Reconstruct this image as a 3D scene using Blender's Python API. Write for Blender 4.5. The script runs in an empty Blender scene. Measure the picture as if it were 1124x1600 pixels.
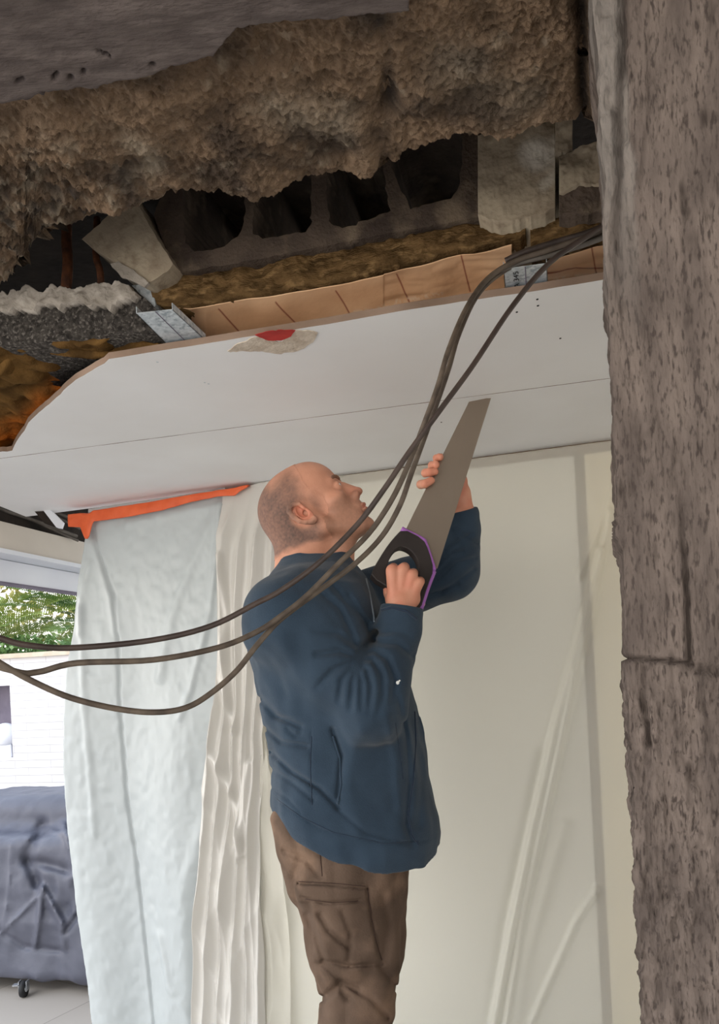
import bpy, bmesh, math, random
import numpy as np
from mathutils import Vector, Matrix, geometry
from mathutils.bvhtree import BVHTree

# ------------------------------------------------------------------ camera, light, exposure
F, CY, ROLL, CAMZ = 1250.0, 1050.0, 0.05, 1.6
scn = bpy.context.scene
COL = scn.collection
camd = bpy.data.cameras.new('camera'); cam = bpy.data.objects.new('camera', camd); COL.objects.link(cam)
cr, sr = math.cos(ROLL), math.sin(ROLL)
cam.matrix_world = Matrix(((cr, sr, 0, 0), (0, 0, -1, 0), (-sr, cr, 0, CAMZ), (0, 0, 0, 1)))
camd.sensor_width = 36; camd.lens = F * 36 / 1600; camd.shift_y = (CY - 800) / 1600
camd.clip_start = 0.05; camd.clip_end = 200
scn.camera = cam
w = bpy.data.worlds.new('world'); scn.world = w; w.use_nodes = True
nt = w.node_tree; bg = nt.nodes['Background']
tc = nt.nodes.new('ShaderNodeTexCoord'); sx = nt.nodes.new('ShaderNodeSeparateXYZ'); rp = nt.nodes.new('ShaderNodeValToRGB')
nt.links.new(tc.outputs['Generated'], sx.inputs[0]); nt.links.new(sx.outputs['Z'], rp.inputs[0]); nt.links.new(rp.outputs[0], bg.inputs[0])
rp.color_ramp.elements[0].position = 0.0; rp.color_ramp.elements[0].color = (1.27, 1.20, 1.10, 1)
rp.color_ramp.elements[1].position = 0.55; rp.color_ramp.elements[1].color = (.62, .70, .82, 1)
mr = nt.nodes.new('ShaderNodeMapRange')          # sky light shaped brighter on the left, dimmer on the right, to model relief
for k_i, v_i in ((1, -1.0), (2, 1.0), (3, 2.1), (4, .62)): mr.inputs[k_i].default_value = v_i
tcs = nt.nodes.new('ShaderNodeSeparateXYZ'); nt.links.new(tc.outputs['Generated'], tcs.inputs[0]); nt.links.new(tcs.outputs['X'], mr.inputs[0]); nt.links.new(mr.outputs[0], bg.inputs[1])
sd = bpy.data.lights.new('sun', 'SUN'); sd.energy = .5; sd.angle = math.radians(25); sd.color = (1, .97, .92)
sun = bpy.data.objects.new('sun', sd); COL.objects.link(sun); sun.rotation_euler = (math.radians(38), math.radians(-25), 0)
scn.view_settings.view_transform = 'Standard'; scn.view_settings.look = 'None'
scn.view_settings.exposure = 0.98; scn.view_settings.gamma = 1

# ------------------------------------------------------------------ measuring helpers
def ray(px, py):
    a = (px - 562) / F; b = (CY - py) / F
    return a * cr + b * sr, -a * sr + b * cr
def P(px, py, Y):
    h, v = ray(px, py); return np.array([h * Y, Y, CAMZ + v * Y])
def PZ(px, py, z):
    h, v = ray(px, py); Y = z / v; return P(px, py, Y)
A14 = math.radians(14.0); SA, CA = math.sin(A14), math.cos(A14)
UD, VD = np.array([CA, -SA, 0]), np.array([SA, CA, 0])
def PV(px, py, v0):
    h, v = ray(px, py); return P(px, py, v0 / (h * SA + CA))
def UV(u, v, z): return UD * u + VD * v + np.array([0, 0, CAMZ + z])
A18 = math.radians(18.0); WD = np.array([math.cos(A18), -math.sin(A18), 0]); WN = np.array([-math.sin(A18), -math.cos(A18), 0])
W0 = np.array([-.013, 2.51, 0])
def WP(s, off, z): p = W0 + WD * s + WN * off; return np.array([p[0], p[1], z])
def PW(px, py, off=0.0):
    h, v = ray(px, py); b = W0 + WN * off
    Y = (WN[0] * b[0] + WN[1] * b[1]) / (WN[0] * h + WN[1]); return P(px, py, Y)
def proj(Pn):
    Y = Pn[..., 1]; h = Pn[..., 0] / Y; v = (Pn[..., 2] - CAMZ) / Y
    return 562 + F * (h * cr - v * sr), CY - F * (h * sr + v * cr)
def lin(c):
    c = c / 255.0; return c / 12.92 if c <= .04045 else ((c + .055) / 1.055) ** 2.4
def RGB(r, g, b, k=1.0): return (lin(r) * k, lin(g) * k, lin(b) * k, 1)
def ipl(pts, x): return np.interp(x, [p[0] for p in pts], [p[1] for p in pts])

def _hash(i, j, k, s):
    n = (i * 374761393 + j * 668265263 + k * 2147483647 + s * 974634777) & 0xffffffff
    n = ((n ^ (n >> 13)) * 1274126177) & 0xffffffff
    return ((n ^ (n >> 16)) & 0xffff) / 32767.5 - 1.0
def noise(p, sc, seed=0):
    q = np.asarray(p, float) * sc; f = np.floor(q); i = f.astype(np.int64); t = q - f; t = t * t * (3 - 2 * t)
    r = 0
    for a in (0, 1):
        wa = t[..., 0] if a else 1 - t[..., 0]
        for b in (0, 1):
            wb = t[..., 1] if b else 1 - t[..., 1]
            for c in (0, 1):
                wc = t[..., 2] if c else 1 - t[..., 2]
                r = r + wa * wb * wc * _hash(i[..., 0] + a, i[..., 1] + b, i[..., 2] + c, seed)
    return r
def fbm(p, sc, octv=4, seed=0, gain=.5):
    r = 0; a = 1
    for o in range(octv): r = r + a * noise(p, sc * 2 ** o, seed + o * 7); a *= gain
    return r
def ridge(p, sc, octv=3, seed=0):
    r = 0; a = 1
    for o in range(octv): r = r + a * (1 - np.abs(noise(p, sc * 2 ** o, seed + o * 7)) * 2); a *= .5
    return r
def pdist(px, py, pts):
    d = np.full(np.shape(px), 1e9)
    for (x0, y0), (x1, y1) in zip(pts[:-1], pts[1:]):
        dx, dy = x1 - x0, y1 - y0; L = dx * dx + dy * dy + 1e-9
        t = np.clip(((px - x0) * dx + (py - y0) * dy) / L, 0, 1)
        d = np.minimum(d, np.hypot(px - x0 - t * dx, py - y0 - t * dy))
    return d
def crease(px, py, pts, wd, amp): return amp * np.exp(-(pdist(px, py, pts) / wd) ** 2)
def sstep(a, b, x): t = np.clip((x - a) / (b - a), 0, 1); return t * t * (3 - 2 * t)

# ------------------------------------------------------------------ materials
def mat(name, c1, c2=None, sc=8, rough=.8, bump=0.0, bsc=60, metal=0, spec=.3, c3=None, sc3=40, stretch=(1, 1, 1), sheen=0, attr=None, detail=6, lo=.35, hi=.65):
    m = bpy.data.materials.new(name); m.use_nodes = True; n = m.node_tree.nodes; l = m.node_tree.links
    b = n['Principled BSDF']; b.inputs['Roughness'].default_value = rough; b.inputs['Metallic'].default_value = metal
    b.inputs['Specular IOR Level'].default_value = spec
    if sheen: b.inputs['Sheen Weight'].default_value = sheen; b.inputs['Sheen Roughness'].default_value = .5
    t = n.new('ShaderNodeTexCoord'); mp = n.new('ShaderNodeMapping'); mp.inputs['Scale'].default_value = stretch
    l.new(t.outputs['Object'], mp.inputs[0])
    def nz(s, d=detail):
        x = n.new('ShaderNodeTexNoise'); x.inputs['Scale'].default_value = s; x.inputs['Detail'].default_value = d; l.new(mp.outputs[0], x.inputs[0]); return x
    def rmp(src, a, bb, ca, cb):
        r = n.new('ShaderNodeValToRGB'); e = r.color_ramp.elements; e[0].position = a; e[1].position = bb; e[0].color = ca; e[1].color = cb; l.new(src, r.inputs[0]); return r
    def mix(f, a, bb):
        x = n.new('ShaderNodeMix'); x.data_type = 'RGBA'; l.new(f, x.inputs[0])
        for s, q in ((6, a), (7, bb)):
            if isinstance(q, tuple): x.inputs[s].default_value = q
            else: l.new(q, x.inputs[s])
        return x.outputs[2]
    col = rmp(nz(sc).outputs[0], lo, hi, c1, c2 or c1).outputs[0]
    if c3:
        k = rmp(nz(sc3).outputs[0], .52, .66, (0, 0, 0, 1), (1, 1, 1, 1)); col = mix(k.outputs[0], col, c3)
    for (an, ac) in (attr or []):
        at = n.new('ShaderNodeAttribute'); at.attribute_name = an; col = mix(at.outputs['Fac'], col, ac)
    l.new(col, b.inputs['Base Color'])
    if bump:
        bp = n.new('ShaderNodeBump'); bp.inputs['Strength'].default_value = bump; bp.inputs['Distance'].default_value = .004
        l.new(nz(bsc).outputs[0], bp.inputs['Height']); l.new(bp.outputs[0], b.inputs['Normal'])
    return m
def plastic_mat(name, col, trans, clear, rough):
    m = bpy.data.materials.new(name); m.use_nodes = True; n = m.node_tree.nodes; l = m.node_tree.links
    out = n['Material Output']; b = n['Principled BSDF']; b.inputs['Base Color'].default_value = col; b.inputs['Roughness'].default_value = rough
    b.inputs['Specular IOR Level'].default_value = .5
    tl = n.new('ShaderNodeBsdfTranslucent'); tl.inputs[0].default_value = col
    tp = n.new('ShaderNodeBsdfTransparent')
    t = n.new('ShaderNodeTexCoord'); x = n.new('ShaderNodeTexNoise'); x.inputs['Scale'].default_value = 9; x.inputs['Detail'].default_value = 8; l.new(t.outputs['Object'], x.inputs[0])
    bp = n.new('ShaderNodeBump'); bp.inputs['Strength'].default_value = .25; bp.inputs['Distance'].default_value = .01; l.new(x.outputs[0], bp.inputs['Height']); l.new(bp.outputs[0], b.inputs['Normal'])
    m1 = n.new('ShaderNodeMixShader'); m1.inputs[0].default_value = trans; l.new(b.outputs[0], m1.inputs[1]); l.new(tl.outputs[0], m1.inputs[2])
    m2 = n.new('ShaderNodeMixShader'); m2.inputs[0].default_value = clear; l.new(m1.outputs[0], m2.inputs[1]); l.new(tp.outputs[0], m2.inputs[2])
    l.new(m2.outputs[0], out.inputs[0]); return m

M = {}
M['board'] = mat('plasterboard white', RGB(236, 236, 236), RGB(230, 229, 228), 3, .7, .02, 200)
M['board_edge'] = mat('plasterboard paper edge', RGB(150, 128, 112), RGB(120, 100, 85), 6, .9)
M['wall'] = mat('wall white', RGB(228, 228, 222), RGB(220, 220, 214), 2, .8)
M['cream'] = mat('wall cream', RGB(236, 226, 200), RGB(228, 220, 196), 2, .8)
M['tan'] = mat('tan jamb', RGB(104, 74, 46), RGB(92, 66, 42), 5, .8)
M['rough'] = mat('broken masonry', RGB(100, 83, 67), RGB(134, 112, 91), 22, .95, 1.0, 260, spec=.1, c3=RGB(78, 66, 56), sc3=9, lo=.3, hi=.6, attr=[('pale', RGB(170, 156, 136)), ('dark', RGB(62, 56, 52))])
M['render'] = mat('grey render', RGB(112, 102, 98), RGB(92, 83, 80), 25, .95, .8, 90, spec=.1, stretch=(1, 2.5, 1), attr=[('dark', RGB(40, 34, 32))])
M['pillar'] = mat('sawn block wall', RGB(84, 75, 70), RGB(108, 97, 90), 45, .95, .8, 260, spec=.1, c3=RGB(68, 60, 56), sc3=330, stretch=(1, 1, .25), attr=[('pale', RGB(146, 142, 136)), ('dark', RGB(52, 45, 41))])
M['block'] = mat('hollow block', RGB(92, 80, 70), RGB(70, 60, 54), 15, .95, .9, 150, spec=.1, c3=RGB(120, 106, 90), sc3=12)
M['cavity'] = mat('dark block', RGB(70, 66, 62), RGB(40, 37, 35), 90, .95, .8, 200, spec=.1, c3=RGB(100, 95, 90), sc3=160)
M['conc'] = mat('pale concrete', RGB(170, 157, 136), RGB(146, 132, 114), 10, .9, .5, 120, spec=.15, c3=RGB(136, 122, 104), sc3=30, attr=[('pale', RGB(215, 208, 195))])
M['plaster'] = mat('white plaster', RGB(178, 170, 160), RGB(140, 132, 122), 25, .95, .8, 120)
M['wool'] = mat('mineral wool', RGB(112, 88, 58), RGB(70, 54, 34), 18, 1, 1, 120, spec=.02, c3=RGB(132, 106, 72), sc3=30, stretch=(1, 1, 3))
M['wool_o'] = mat('orange glass wool', RGB(112, 84, 48), RGB(70, 52, 30), 14, 1, 1, 90, spec=.02, attr=[('orange', RGB(196, 108, 40))])
M['kraft'] = mat('kraft paper', RGB(240, 200, 160), RGB(226, 182, 142), 6, .8, .25, 50, spec=.2, attr=[('red', RGB(140, 52, 38)), ('white', RGB(240, 215, 190))])
M['galv'] = mat('galvanised steel', RGB(176, 184, 190), RGB(206, 212, 216), 90, .45, .05, 100, metal=.35, spec=.5, c3=RGB(146, 156, 164), sc3=110)
M['black'] = mat('black ink', RGB(35, 35, 38))
M['rust'] = mat('rusty steel', RGB(110, 66, 40), RGB(66, 42, 30), 40, .9, .8, 120)
M['cable'] = mat('cable sheath', RGB(74, 62, 56), RGB(56, 46, 42), 30, .5, .1, 200, spec=.4)
M['cable2'] = mat('dusty cable sheath', RGB(100, 88, 76), RGB(70, 60, 52), 40, .6, .1, 200, spec=.35)
M['sheet'] = plastic_mat('masking film', RGB(238, 235, 224), .25, .6, .35)
M['curtain'] = plastic_mat('translucent film', RGB(196, 202, 203), .24, .05, .35)
M['bunch'] = plastic_mat('glossy film', RGB(226, 223, 217), .28, .08, .16)
M['tape'] = mat('orange tape', RGB(224, 104, 60), RGB(206, 88, 48), 12, .5, .1, 40)
M['beam'] = mat('beige trim', RGB(206, 198, 186), RGB(196, 188, 176), 3, .6)
M['blind'] = mat('white aluminium', RGB(222, 226, 232), RGB(214, 218, 226), 3, .5)
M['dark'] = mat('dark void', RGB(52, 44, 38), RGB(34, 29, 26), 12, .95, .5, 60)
M['greyc'] = mat('grey conduit', RGB(110, 104, 98), RGB(84, 78, 72), 20, .7)
M['skin'] = mat('skin', RGB(204, 148, 122), RGB(192, 136, 110), 25, .5, .12, 260, spec=.35, attr=[('red', RGB(208, 112, 88)), ('stubble', RGB(150, 112, 92)), ('lip', RGB(186, 110, 92))])
M['hair'] = mat('cropped hair', RGB(206, 150, 124), RGB(198, 142, 116), 60, .75, .3, 500, attr=[('hair', RGB(92, 76, 70))])
M['brow'] = mat('brow hair', RGB(128, 94, 76), RGB(108, 80, 64), 100, .9)
M['eye'] = mat('eye white', RGB(215, 205, 198), rough=.2)
M['iris'] = mat('iris', RGB(70, 62, 56), rough=.2)
M['fleece'] = mat('navy fleece', RGB(52, 66, 80), RGB(45, 58, 71), 12, .95, .35, 350, spec=.08, sheen=.12)
M['fleece_d'] = mat('dark navy trim', RGB(30, 42, 58), RGB(36, 50, 68), 30, .9, .2, 300, sheen=.15)
M['zip'] = mat('zip metal', RGB(112, 122, 132), rough=.5)
M['white'] = mat('white speck', RGB(235, 235, 230))
M['pants'] = mat('brown cotton', RGB(102, 85, 73), RGB(80, 66, 56), 9, .95, .35, 260, spec=.08, c3=RGB(122, 100, 84), sc3=6)
M['pants_d'] = mat('brown stitching', RGB(62, 46, 40), rough=.95)
M['shoe'] = mat('shoe leather', RGB(60, 52, 46), rough=.7)
M['blade'] = mat('saw steel', RGB(160, 146, 132), RGB(150, 136, 122), 5, .38, .02, 100, metal=.75, spec=.5, stretch=(1, 1, .3))
M['grip'] = mat('black saw handle', RGB(52, 46, 44), RGB(42, 37, 36), 20, .5, .1, 100)
M['purple'] = mat('purple rubber', RGB(160, 104, 178), RGB(150, 94, 168), 20, .5)
M['cover'] = mat('grey cover fabric', RGB(88, 90, 102), RGB(78, 80, 92), 5, .5, .25, 60, spec=.35)
M['tyre'] = mat('black rubber', RGB(34, 34, 36), rough=.6)
M['chrome'] = mat('bright steel', RGB(200, 204, 210), rough=.25, metal=.8)
M['cap'] = mat('stone coping', RGB(196, 184, 168), RGB(180, 168, 150), 12, .8, .3, 60)
M['frond'] = mat('frond green', RGB(158, 172, 84), RGB(100, 130, 60), 5, .55, spec=.4)
M['frond2'] = mat('frond deep green', RGB(112, 142, 84), RGB(70, 104, 62), 5, .55, spec=.4)
M['leaf'] = mat('ivy green', RGB(92, 122, 62), RGB(62, 92, 46), 12, .5)
M['bush'] = mat('dry bush', RGB(190, 180, 120), RGB(120, 124, 70), 6, .8)
M['plat'] = mat('platform aluminium', RGB(180, 182, 184), rough=.4, metal=.6)
M['dome'] = mat('white dome', RGB(226, 230, 240), rough=.5)
M['niche'] = mat('niche grey', RGB(120, 114, 128), RGB(108, 102, 116), 8, .9)
M['red'] = mat('red foil', RGB(190, 56, 48), RGB(160, 40, 36), 20, .7)
M['tornp'] = mat('torn paper', RGB(214, 202, 186), RGB(186, 170, 152), 30, .9, .8, 100)
def brickmat(name, c1, c2, mc, sw, bw, bh, ms, rough=.8, rot=None, bump=.6):
    m = mat(name, c1, c2, 6, rough); n = m.node_tree.nodes; l = m.node_tree.links; b = n['Principled BSDF']
    t = n.new('ShaderNodeTexCoord'); mp = n.new('ShaderNodeMapping'); l.new(t.outputs['Object'], mp.inputs[0])
    if rot: mp.inputs['Rotation'].default_value = rot
    k = n.new('ShaderNodeTexBrick'); l.new(mp.outputs[0], k.inputs[0]); k.inputs['Scale'].default_value = sw
    k.inputs['Color1'].default_value = c1; k.inputs['Color2'].default_value = c2; k.inputs['Mortar'].default_value = mc
    k.inputs['Brick Width'].default_value = bw; k.inputs['Row Height'].default_value = bh; k.inputs['Mortar Size'].default_value = ms; k.inputs['Mortar Smooth'].default_value = .3
    k.offset = .37
    l.new(k.outputs[0], b.inputs['Base Color'])
    bp = n.new('ShaderNodeBump'); bp.invert = True; bp.inputs['Strength'].default_value = bump; bp.inputs['Distance'].default_value = .01
    l.new(k.outputs['Fac'], bp.inputs['Height']); l.new(bp.outputs[0], b.inputs['Normal']); return m
M['stone'] = brickmat('white stone cladding', RGB(214, 212, 216), RGB(202, 201, 205), RGB(178, 175, 180), 1, .31, .058, .0022, rot=(math.pi / 2, 0, 0))
M['floor'] = brickmat('stone floor', RGB(166, 158, 150), RGB(150, 143, 135), RGB(124, 118, 112), 1, .6, .6, .003, rot=(0, 0, .5), bump=.2)

# ------------------------------------------------------------------ object helpers
def link(name, me, m, parent=None):
    o = bpy.data.objects.new(name, me); COL.objects.link(o)
    for x in (m if isinstance(m, (list, tuple)) else [m]): me.materials.append(M[x] if isinstance(x, str) else x)
    if parent is not None: o.parent = parent
    return o
def obj(name, V, Fc, m, parent=None, smooth=False, attrs=None, mi=None):
    me = bpy.data.meshes.new(name); me.from_pydata([tuple(map(float, v)) for v in V], [], [tuple(map(int, f)) for f in Fc])
    if smooth: me.polygons.foreach_set('use_smooth', [True] * len(me.polygons))
    for k, a in (attrs or {}).items():
        at = me.attributes.new(k, 'FLOAT', 'POINT'); at.data.foreach_set('value', np.asarray(a, np.float32).ravel())
    o = link(name, me, m, parent)
    if mi is not None: me.polygons.foreach_set('material_index', mi)
    me.update(); return o
def empty(name, loc=(0, 0, 0)):
    o = bpy.data.objects.new(name, None); COL.objects.link(o); o.location = tuple(map(float, loc)); bpy.context.view_layer.update(); return o
def tag(o, label, cat, group=None, kind=None):
    o['label'] = label; o['category'] = cat
    if group: o['group'] = group
    if kind: o['kind'] = kind
    return o
def struct(o, label=None):
    o['kind'] = 'structure'
    if label: o['label'] = label
    return o
def localise(o):
    """move the origin of a mesh to the centre of its base"""
    me = o.data; n = len(me.vertices); a = np.empty(n * 3); me.vertices.foreach_get('co', a); a = a.reshape(-1, 3)
    c = np.array([a[:, 0].mean(), a[:, 1].mean(), a[:, 2].min()]); a -= c; me.vertices.foreach_set('co', a.ravel()); o.location = c; me.update(); return o
def box(name, c, d, m, parent=None, rot=None, bev=0):
    bm = bmesh.new(); bmesh.ops.create_cube(bm, size=1)
    for v in bm.verts: v.co = Vector((v.co.x * d[0], v.co.y * d[1], v.co.z * d[2]))
    if bev: bmesh.ops.bevel(bm, geom=bm.edges[:], offset=bev, segments=2, affect='EDGES')
    if rot is not None: bmesh.ops.rotate(bm, verts=bm.verts, cent=(0, 0, 0), matrix=rot)
    for v in bm.verts: v.co += Vector(tuple(map(float, c)))
    me = bpy.data.meshes.new(name); bm.to_mesh(me); bm.free(); return link(name, me, m, parent)
def hexa(name, p8, m, parent=None):
    return obj(name, p8, [(0, 3, 2, 1), (4, 5, 6, 7), (0, 1, 5, 4), (1, 2, 6, 5), (2, 3, 7, 6), (3, 0, 4, 7)], m, parent)
def wallbox(name, s0, s1, z0, z1, o0, o1, m, parent=None):
    return hexa(name, [WP(s0, o0, z0), WP(s1, o0, z0), WP(s1, o1, z0), WP(s0, o1, z0), WP(s0, o0, z1), WP(s1, o0, z1), WP(s1, o1, z1), WP(s0, o1, z1)], m, parent)
def uvbox(name, u0, u1, v0, v1, z0, z1, m, parent=None):
    return hexa(name, [UV(u0, v0, z0), UV(u1, v0, z0), UV(u1, v1, z0), UV(u0, v1, z0), UV(u0, v0, z1), UV(u1, v0, z1), UV(u1, v1, z1), UV(u0, v1, z1)], m, parent)
def prism(name, loops, d, m, parent=None, mi_side=None):
    """outer loop + holes (3D points) extruded along d"""
    loops = [[np.asarray(p, float) for p in lp] for lp in loops]; d = np.asarray(d, float)
    tri = geometry.tessellate_polygon([[Vector(p) for p in lp] for lp in loops])
    V = [p for lp in loops for p in lp]; n = len(V); V = V + [p + d for p in V]; Fc = []
    nrm = np.zeros(3)
    for t in tri: nrm += np.cross(V[t[1]] - V[t[0]], V[t[2]] - V[t[0]])
    flip = np.dot(nrm, d) > 0
    for t in tri:
        a = t if not flip else t[::-1]; Fc.append(tuple(a)); Fc.append(tuple(x + n for x in a[::-1]))
    nf = len(Fc); k = 0
    for lp in loops:
        L = len(lp)
        for i in range(L): j = (i + 1) % L; Fc.append((k + i, k + j, n + k + j, n + k + i))
        k += L
    mi = None if mi_side is None else [0] * nf + [mi_side] * (len(Fc) - nf)
    o = obj(name, V, Fc, m, parent, mi=mi)
    bm = bmesh.new(); bm.from_mesh(o.data); bmesh.ops.recalc_face_normals(bm, faces=bm.faces); bm.to_mesh(o.data); bm.free(); return o
def jag(pts, step=6, amp=2.0, seed=1, closed=True):
    out = []; n = len(pts)
    for i in range(n if closed else n - 1):
        a = np.array(pts[i], float); b = np.array(pts[(i + 1) % n], float); L = np.hypot(*(b - a)); k = max(1, int(L / step))
        for j in range(k):
            p = a + (b - a) * j / k; q = np.array([p[0], p[1], seed * 3.1]); out.append((p[0] + amp * fbm(q, .13, 3, seed), p[1] + amp * fbm(q, .13, 3, seed + 50)))
    if not closed: out.append(tuple(pts[-1]))
    return out
def grid_faces(nx, ny, off=0):
    f = []
    for j in range(ny - 1):
        b = off + j * nx
        for i in range(nx - 1): f.append((b + i, b + i + 1, b + nx + i + 1, b + nx + i))
    return f
def sheet(name, V, nx, ny, m, parent=None, thick=None, attrs=None, smooth=True):
    o = obj(name, V, grid_faces(nx, ny), m, parent, smooth, attrs)
    if thick:
        s = o.modifiers.new('thickness', 'SOLIDIFY'); s.thickness = thick; s.offset = 0
    return o
def tube(name, pts, r, m, parent=None, seg=10, closed=False, samples=6):
    pts = [np.asarray(p, float) for p in pts]; rr = r if isinstance(r, (list, tuple)) else [r] * len(pts)
    Q, R = [], []
    n = len(pts)
    for i in range(n - 1):
        p0, p1, p2, p3 = pts[max(i - 1, 0)], pts[i], pts[i + 1], pts[min(i + 2, n - 1)]
        for k in range(samples):
            t = k / samples; Q.append(.5 * (2 * p1 + (p2 - p0) * t + (2 * p0 - 5 * p1 + 4 * p2 - p3) * t * t + (3 * p1 - p0 - 3 * p2 + p3) * t ** 3)); R.append(rr[i] + (rr[i + 1] - rr[i]) * t)
    Q.append(pts[-1]); R.append(rr[-1]); V = []; up = np.array([.13, .21, .97])
    for i, q in enumerate(Q):
        t = Q[min(i + 1, len(Q) - 1)] - Q[max(i - 1, 0)]; t /= np.linalg.norm(t) + 1e-12
        a = np.cross(t, up); a /= np.linalg.norm(a) + 1e-9; b = np.cross(t, a)
        for k in range(seg): th = 2 * math.pi * k / seg; V.append(q + R[i] * (a * math.cos(th) + b * math.sin(th)))
    Fc = [(i * seg + k, i * seg + (k + 1) % seg, (i + 1) * seg + (k + 1) % seg, (i + 1) * seg + k) for i in range(len(Q) - 1) for k in range(seg)]
    Fc.append(tuple(range(seg))[::-1]); Fc.append(tuple((len(Q) - 1) * seg + k for k in range(seg)))
    return obj(name, V, Fc, m, parent, True)

# ------------------------------------------------------------------ implicit surfaces (smooth unions, then surface nets)
class Field:
    def __init__(s): s.pr = []; s.post = None; s.th = .016
    def cone(s, a, b, ra, rb, k=.01, sub=False, fl=None):
        a, b = np.asarray(a, float), np.asarray(b, float); ba = b - a; L = ba @ ba + 1e-12
        S = None
        if fl is not None:      # flatten: (direction, factor)
            dr, fc = np.asarray(fl[0], float), fl[1]; dr = dr / np.linalg.norm(dr)
            S = (dr, fc)
        def f(p):
            q = p - a
            if S is not None: q = q + S[0] * ((q @ S[0]) * (1 / S[1] - 1))[..., None]
            bb = ba if S is None else ba + S[0] * ((ba @ S[0]) * (1 / S[1] - 1))
            LL = bb @ bb + 1e-12
            t = np.clip((q @ bb) / LL, 0, 1); return np.sqrt(((q - t[..., None] * bb) ** 2).sum(-1)) - (ra + (rb - ra) * t)
        s.pr.append((f, a, b, max(ra, rb), k, sub)); return s
    def ell(s, c, rad, R=None, k=.01, sub=False):
        c = np.asarray(c, float); rad = np.asarray(rad, float); R = np.eye(3) if R is None else R
        def f(p):
            q = (p - c) @ R; k0 = np.sqrt(((q / rad) ** 2).sum(-1)); k1 = np.sqrt(((q / rad ** 2) ** 2).sum(-1)) + 1e-9
            return k0 * (k0 - 1) / k1
        s.pr.append((f, c, c, rad.max(), k, sub)); return s
    def fn(s, f, a, b, r, k=.01, sub=False): s.pr.append((f, np.asarray(a, float), np.asarray(b, float), r, k, sub)); return s
    def ev(s, p, c=None, R=0):
        d = None
        if c is not None:
            if not hasattr(s, 'A') or len(s.A) != len(s.pr):
                s.A = np.array([q[1] for q in s.pr]); s.BA = np.array([q[2] for q in s.pr]) - s.A; s.LL = (s.BA ** 2).sum(1) + 1e-12; s.RK = np.array([q[3] + q[4] + .012 for q in s.pr])
            ca = c - s.A; t = np.clip((ca * s.BA).sum(1) / s.LL, 0, 1)
            use = [s.pr[i] for i in np.nonzero(np.sqrt(((ca - t[:, None] * s.BA) ** 2).sum(1)) <= s.RK + R)[0]]
            if all(q[5] for q in use): return None
        else: use = s.pr
        for f, a, b, r, k, sub in use:
            if sub:
                if d is None: continue
                e = -f(p); h = np.clip(.5 + .5 * (e - d) / k, 0, 1); d = d + (e - d) * h + k * h * (1 - h)
            else:
                e = f(p)
                if d is None: d = e
                else: h = np.clip(.5 + .5 * (d - e) / k, 0, 1); d = d + (e - d) * h - k * h * (1 - h)
        if d is None: return None
        if s.post is not None and d.ndim > 1 and d.min() < s.th and d.max() > -s.th: d = s.post(p, d)
        return d
    def mesh(s, h, n=16):
        lo = np.min([np.minimum(a, b) - r for f, a, b, r, k, sb in s.pr if not sb], 0) - .03; hi = np.max([np.maximum(a, b) + r for f, a, b, r, k, sb in s.pr if not sb], 0) + .03
        B = n * h; nb = np.ceil((hi - lo) / B).astype(int); ax = np.arange(n + 1) * h
        gx = np.stack(np.meshgrid(ax, ax, ax, indexing='ij'), -1); half = B * math.sqrt(3) / 2
        keys, pos, edges = [], [], []; BIG = 1 << 20
        off = np.array([[a, b, c] for a in (0, 1) for b in (0, 1) for c in (0, 1)])
        enc = lambda I: (I[..., 0] * BIG + I[..., 1]) * BIG + I[..., 2]
        for bi in np.ndindex(*nb):
            o = lo + np.array(bi) * B; d = s.ev((o + B / 2)[None, :], o + B / 2, half)
            if d is None or abs(d[0]) > half * 1.35 + .03: continue
            d = s.ev(gx + o, o + B / 2, half)
            if d is None or d.min() > 0 or d.max() < 0: continue
            ib = np.array(bi) * n; sg = d < 0
            acc = np.zeros((n, n, n, 3)); cnt = np.zeros((n, n, n))
            for axn in range(3):
                sl = [slice(None)] * 3; sl2 = [slice(None)] * 3; sl[axn] = slice(0, n); sl2[axn] = slice(1, n + 1)
                d0, d1 = d[tuple(sl)], d[tuple(sl2)]; cx = (d0 < 0) != (d1 < 0)
                t = np.where(cx, d0 / np.where(cx, d0 - d1, 1), 0); base = np.stack(np.meshgrid(*[np.arange(q) for q in d0.shape], indexing='ij'), -1).astype(float); base[..., axn] += t
                o1, o2 = [q for q in range(3) if q != axn]
                for u in (0, 1):
                    for v in (0, 1):
                        ss = [slice(0, n)] * 3; ss[o1] = slice(u, u + n); ss[o2] = slice(v, v + n); ss = tuple(ss)
                        acc += base[ss] * cx[ss][..., None]; cnt += cx[ss]
                ii = np.argwhere(cx); m = np.all(ii < n, 1); ii = ii[m]
                edges.append((axn, ii + ib, d0[tuple(ii.T)] < 0))
            c = np.argwhere(cnt > 0); pos.append(o + h * acc[tuple(c.T)] / cnt[tuple(c.T)][:, None]); keys.append(enc(c + ib))
        keys = np.concatenate(keys); pos = np.concatenate(pos); od = np.argsort(keys); keys = keys[od]; pos = pos[od]
        Fc = []
        for axn, I, inside in edges:
            if not len(I): continue
            o1, o2 = [q for q in range(3) if q != axn]; e1 = np.zeros(3, int); e2 = np.zeros(3, int); e1[o1] = 1; e2[o2] = 1
            ids = []; ok = np.ones(len(I), bool)
            for D in (-e1 - e2, -e2, 0 * e1, -e1):
                kk = enc(I + D); j = np.clip(np.searchsorted(keys, kk), 0, len(keys) - 1); ok &= keys[j] == kk; ids.append(j)
            q = np.stack(ids, 1)[ok]; fl = inside[ok] if axn != 1 else ~inside[ok]
            q[~fl] = q[~fl][:, ::-1]; Fc.append(q)
        return pos, np.concatenate(Fc)
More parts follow.
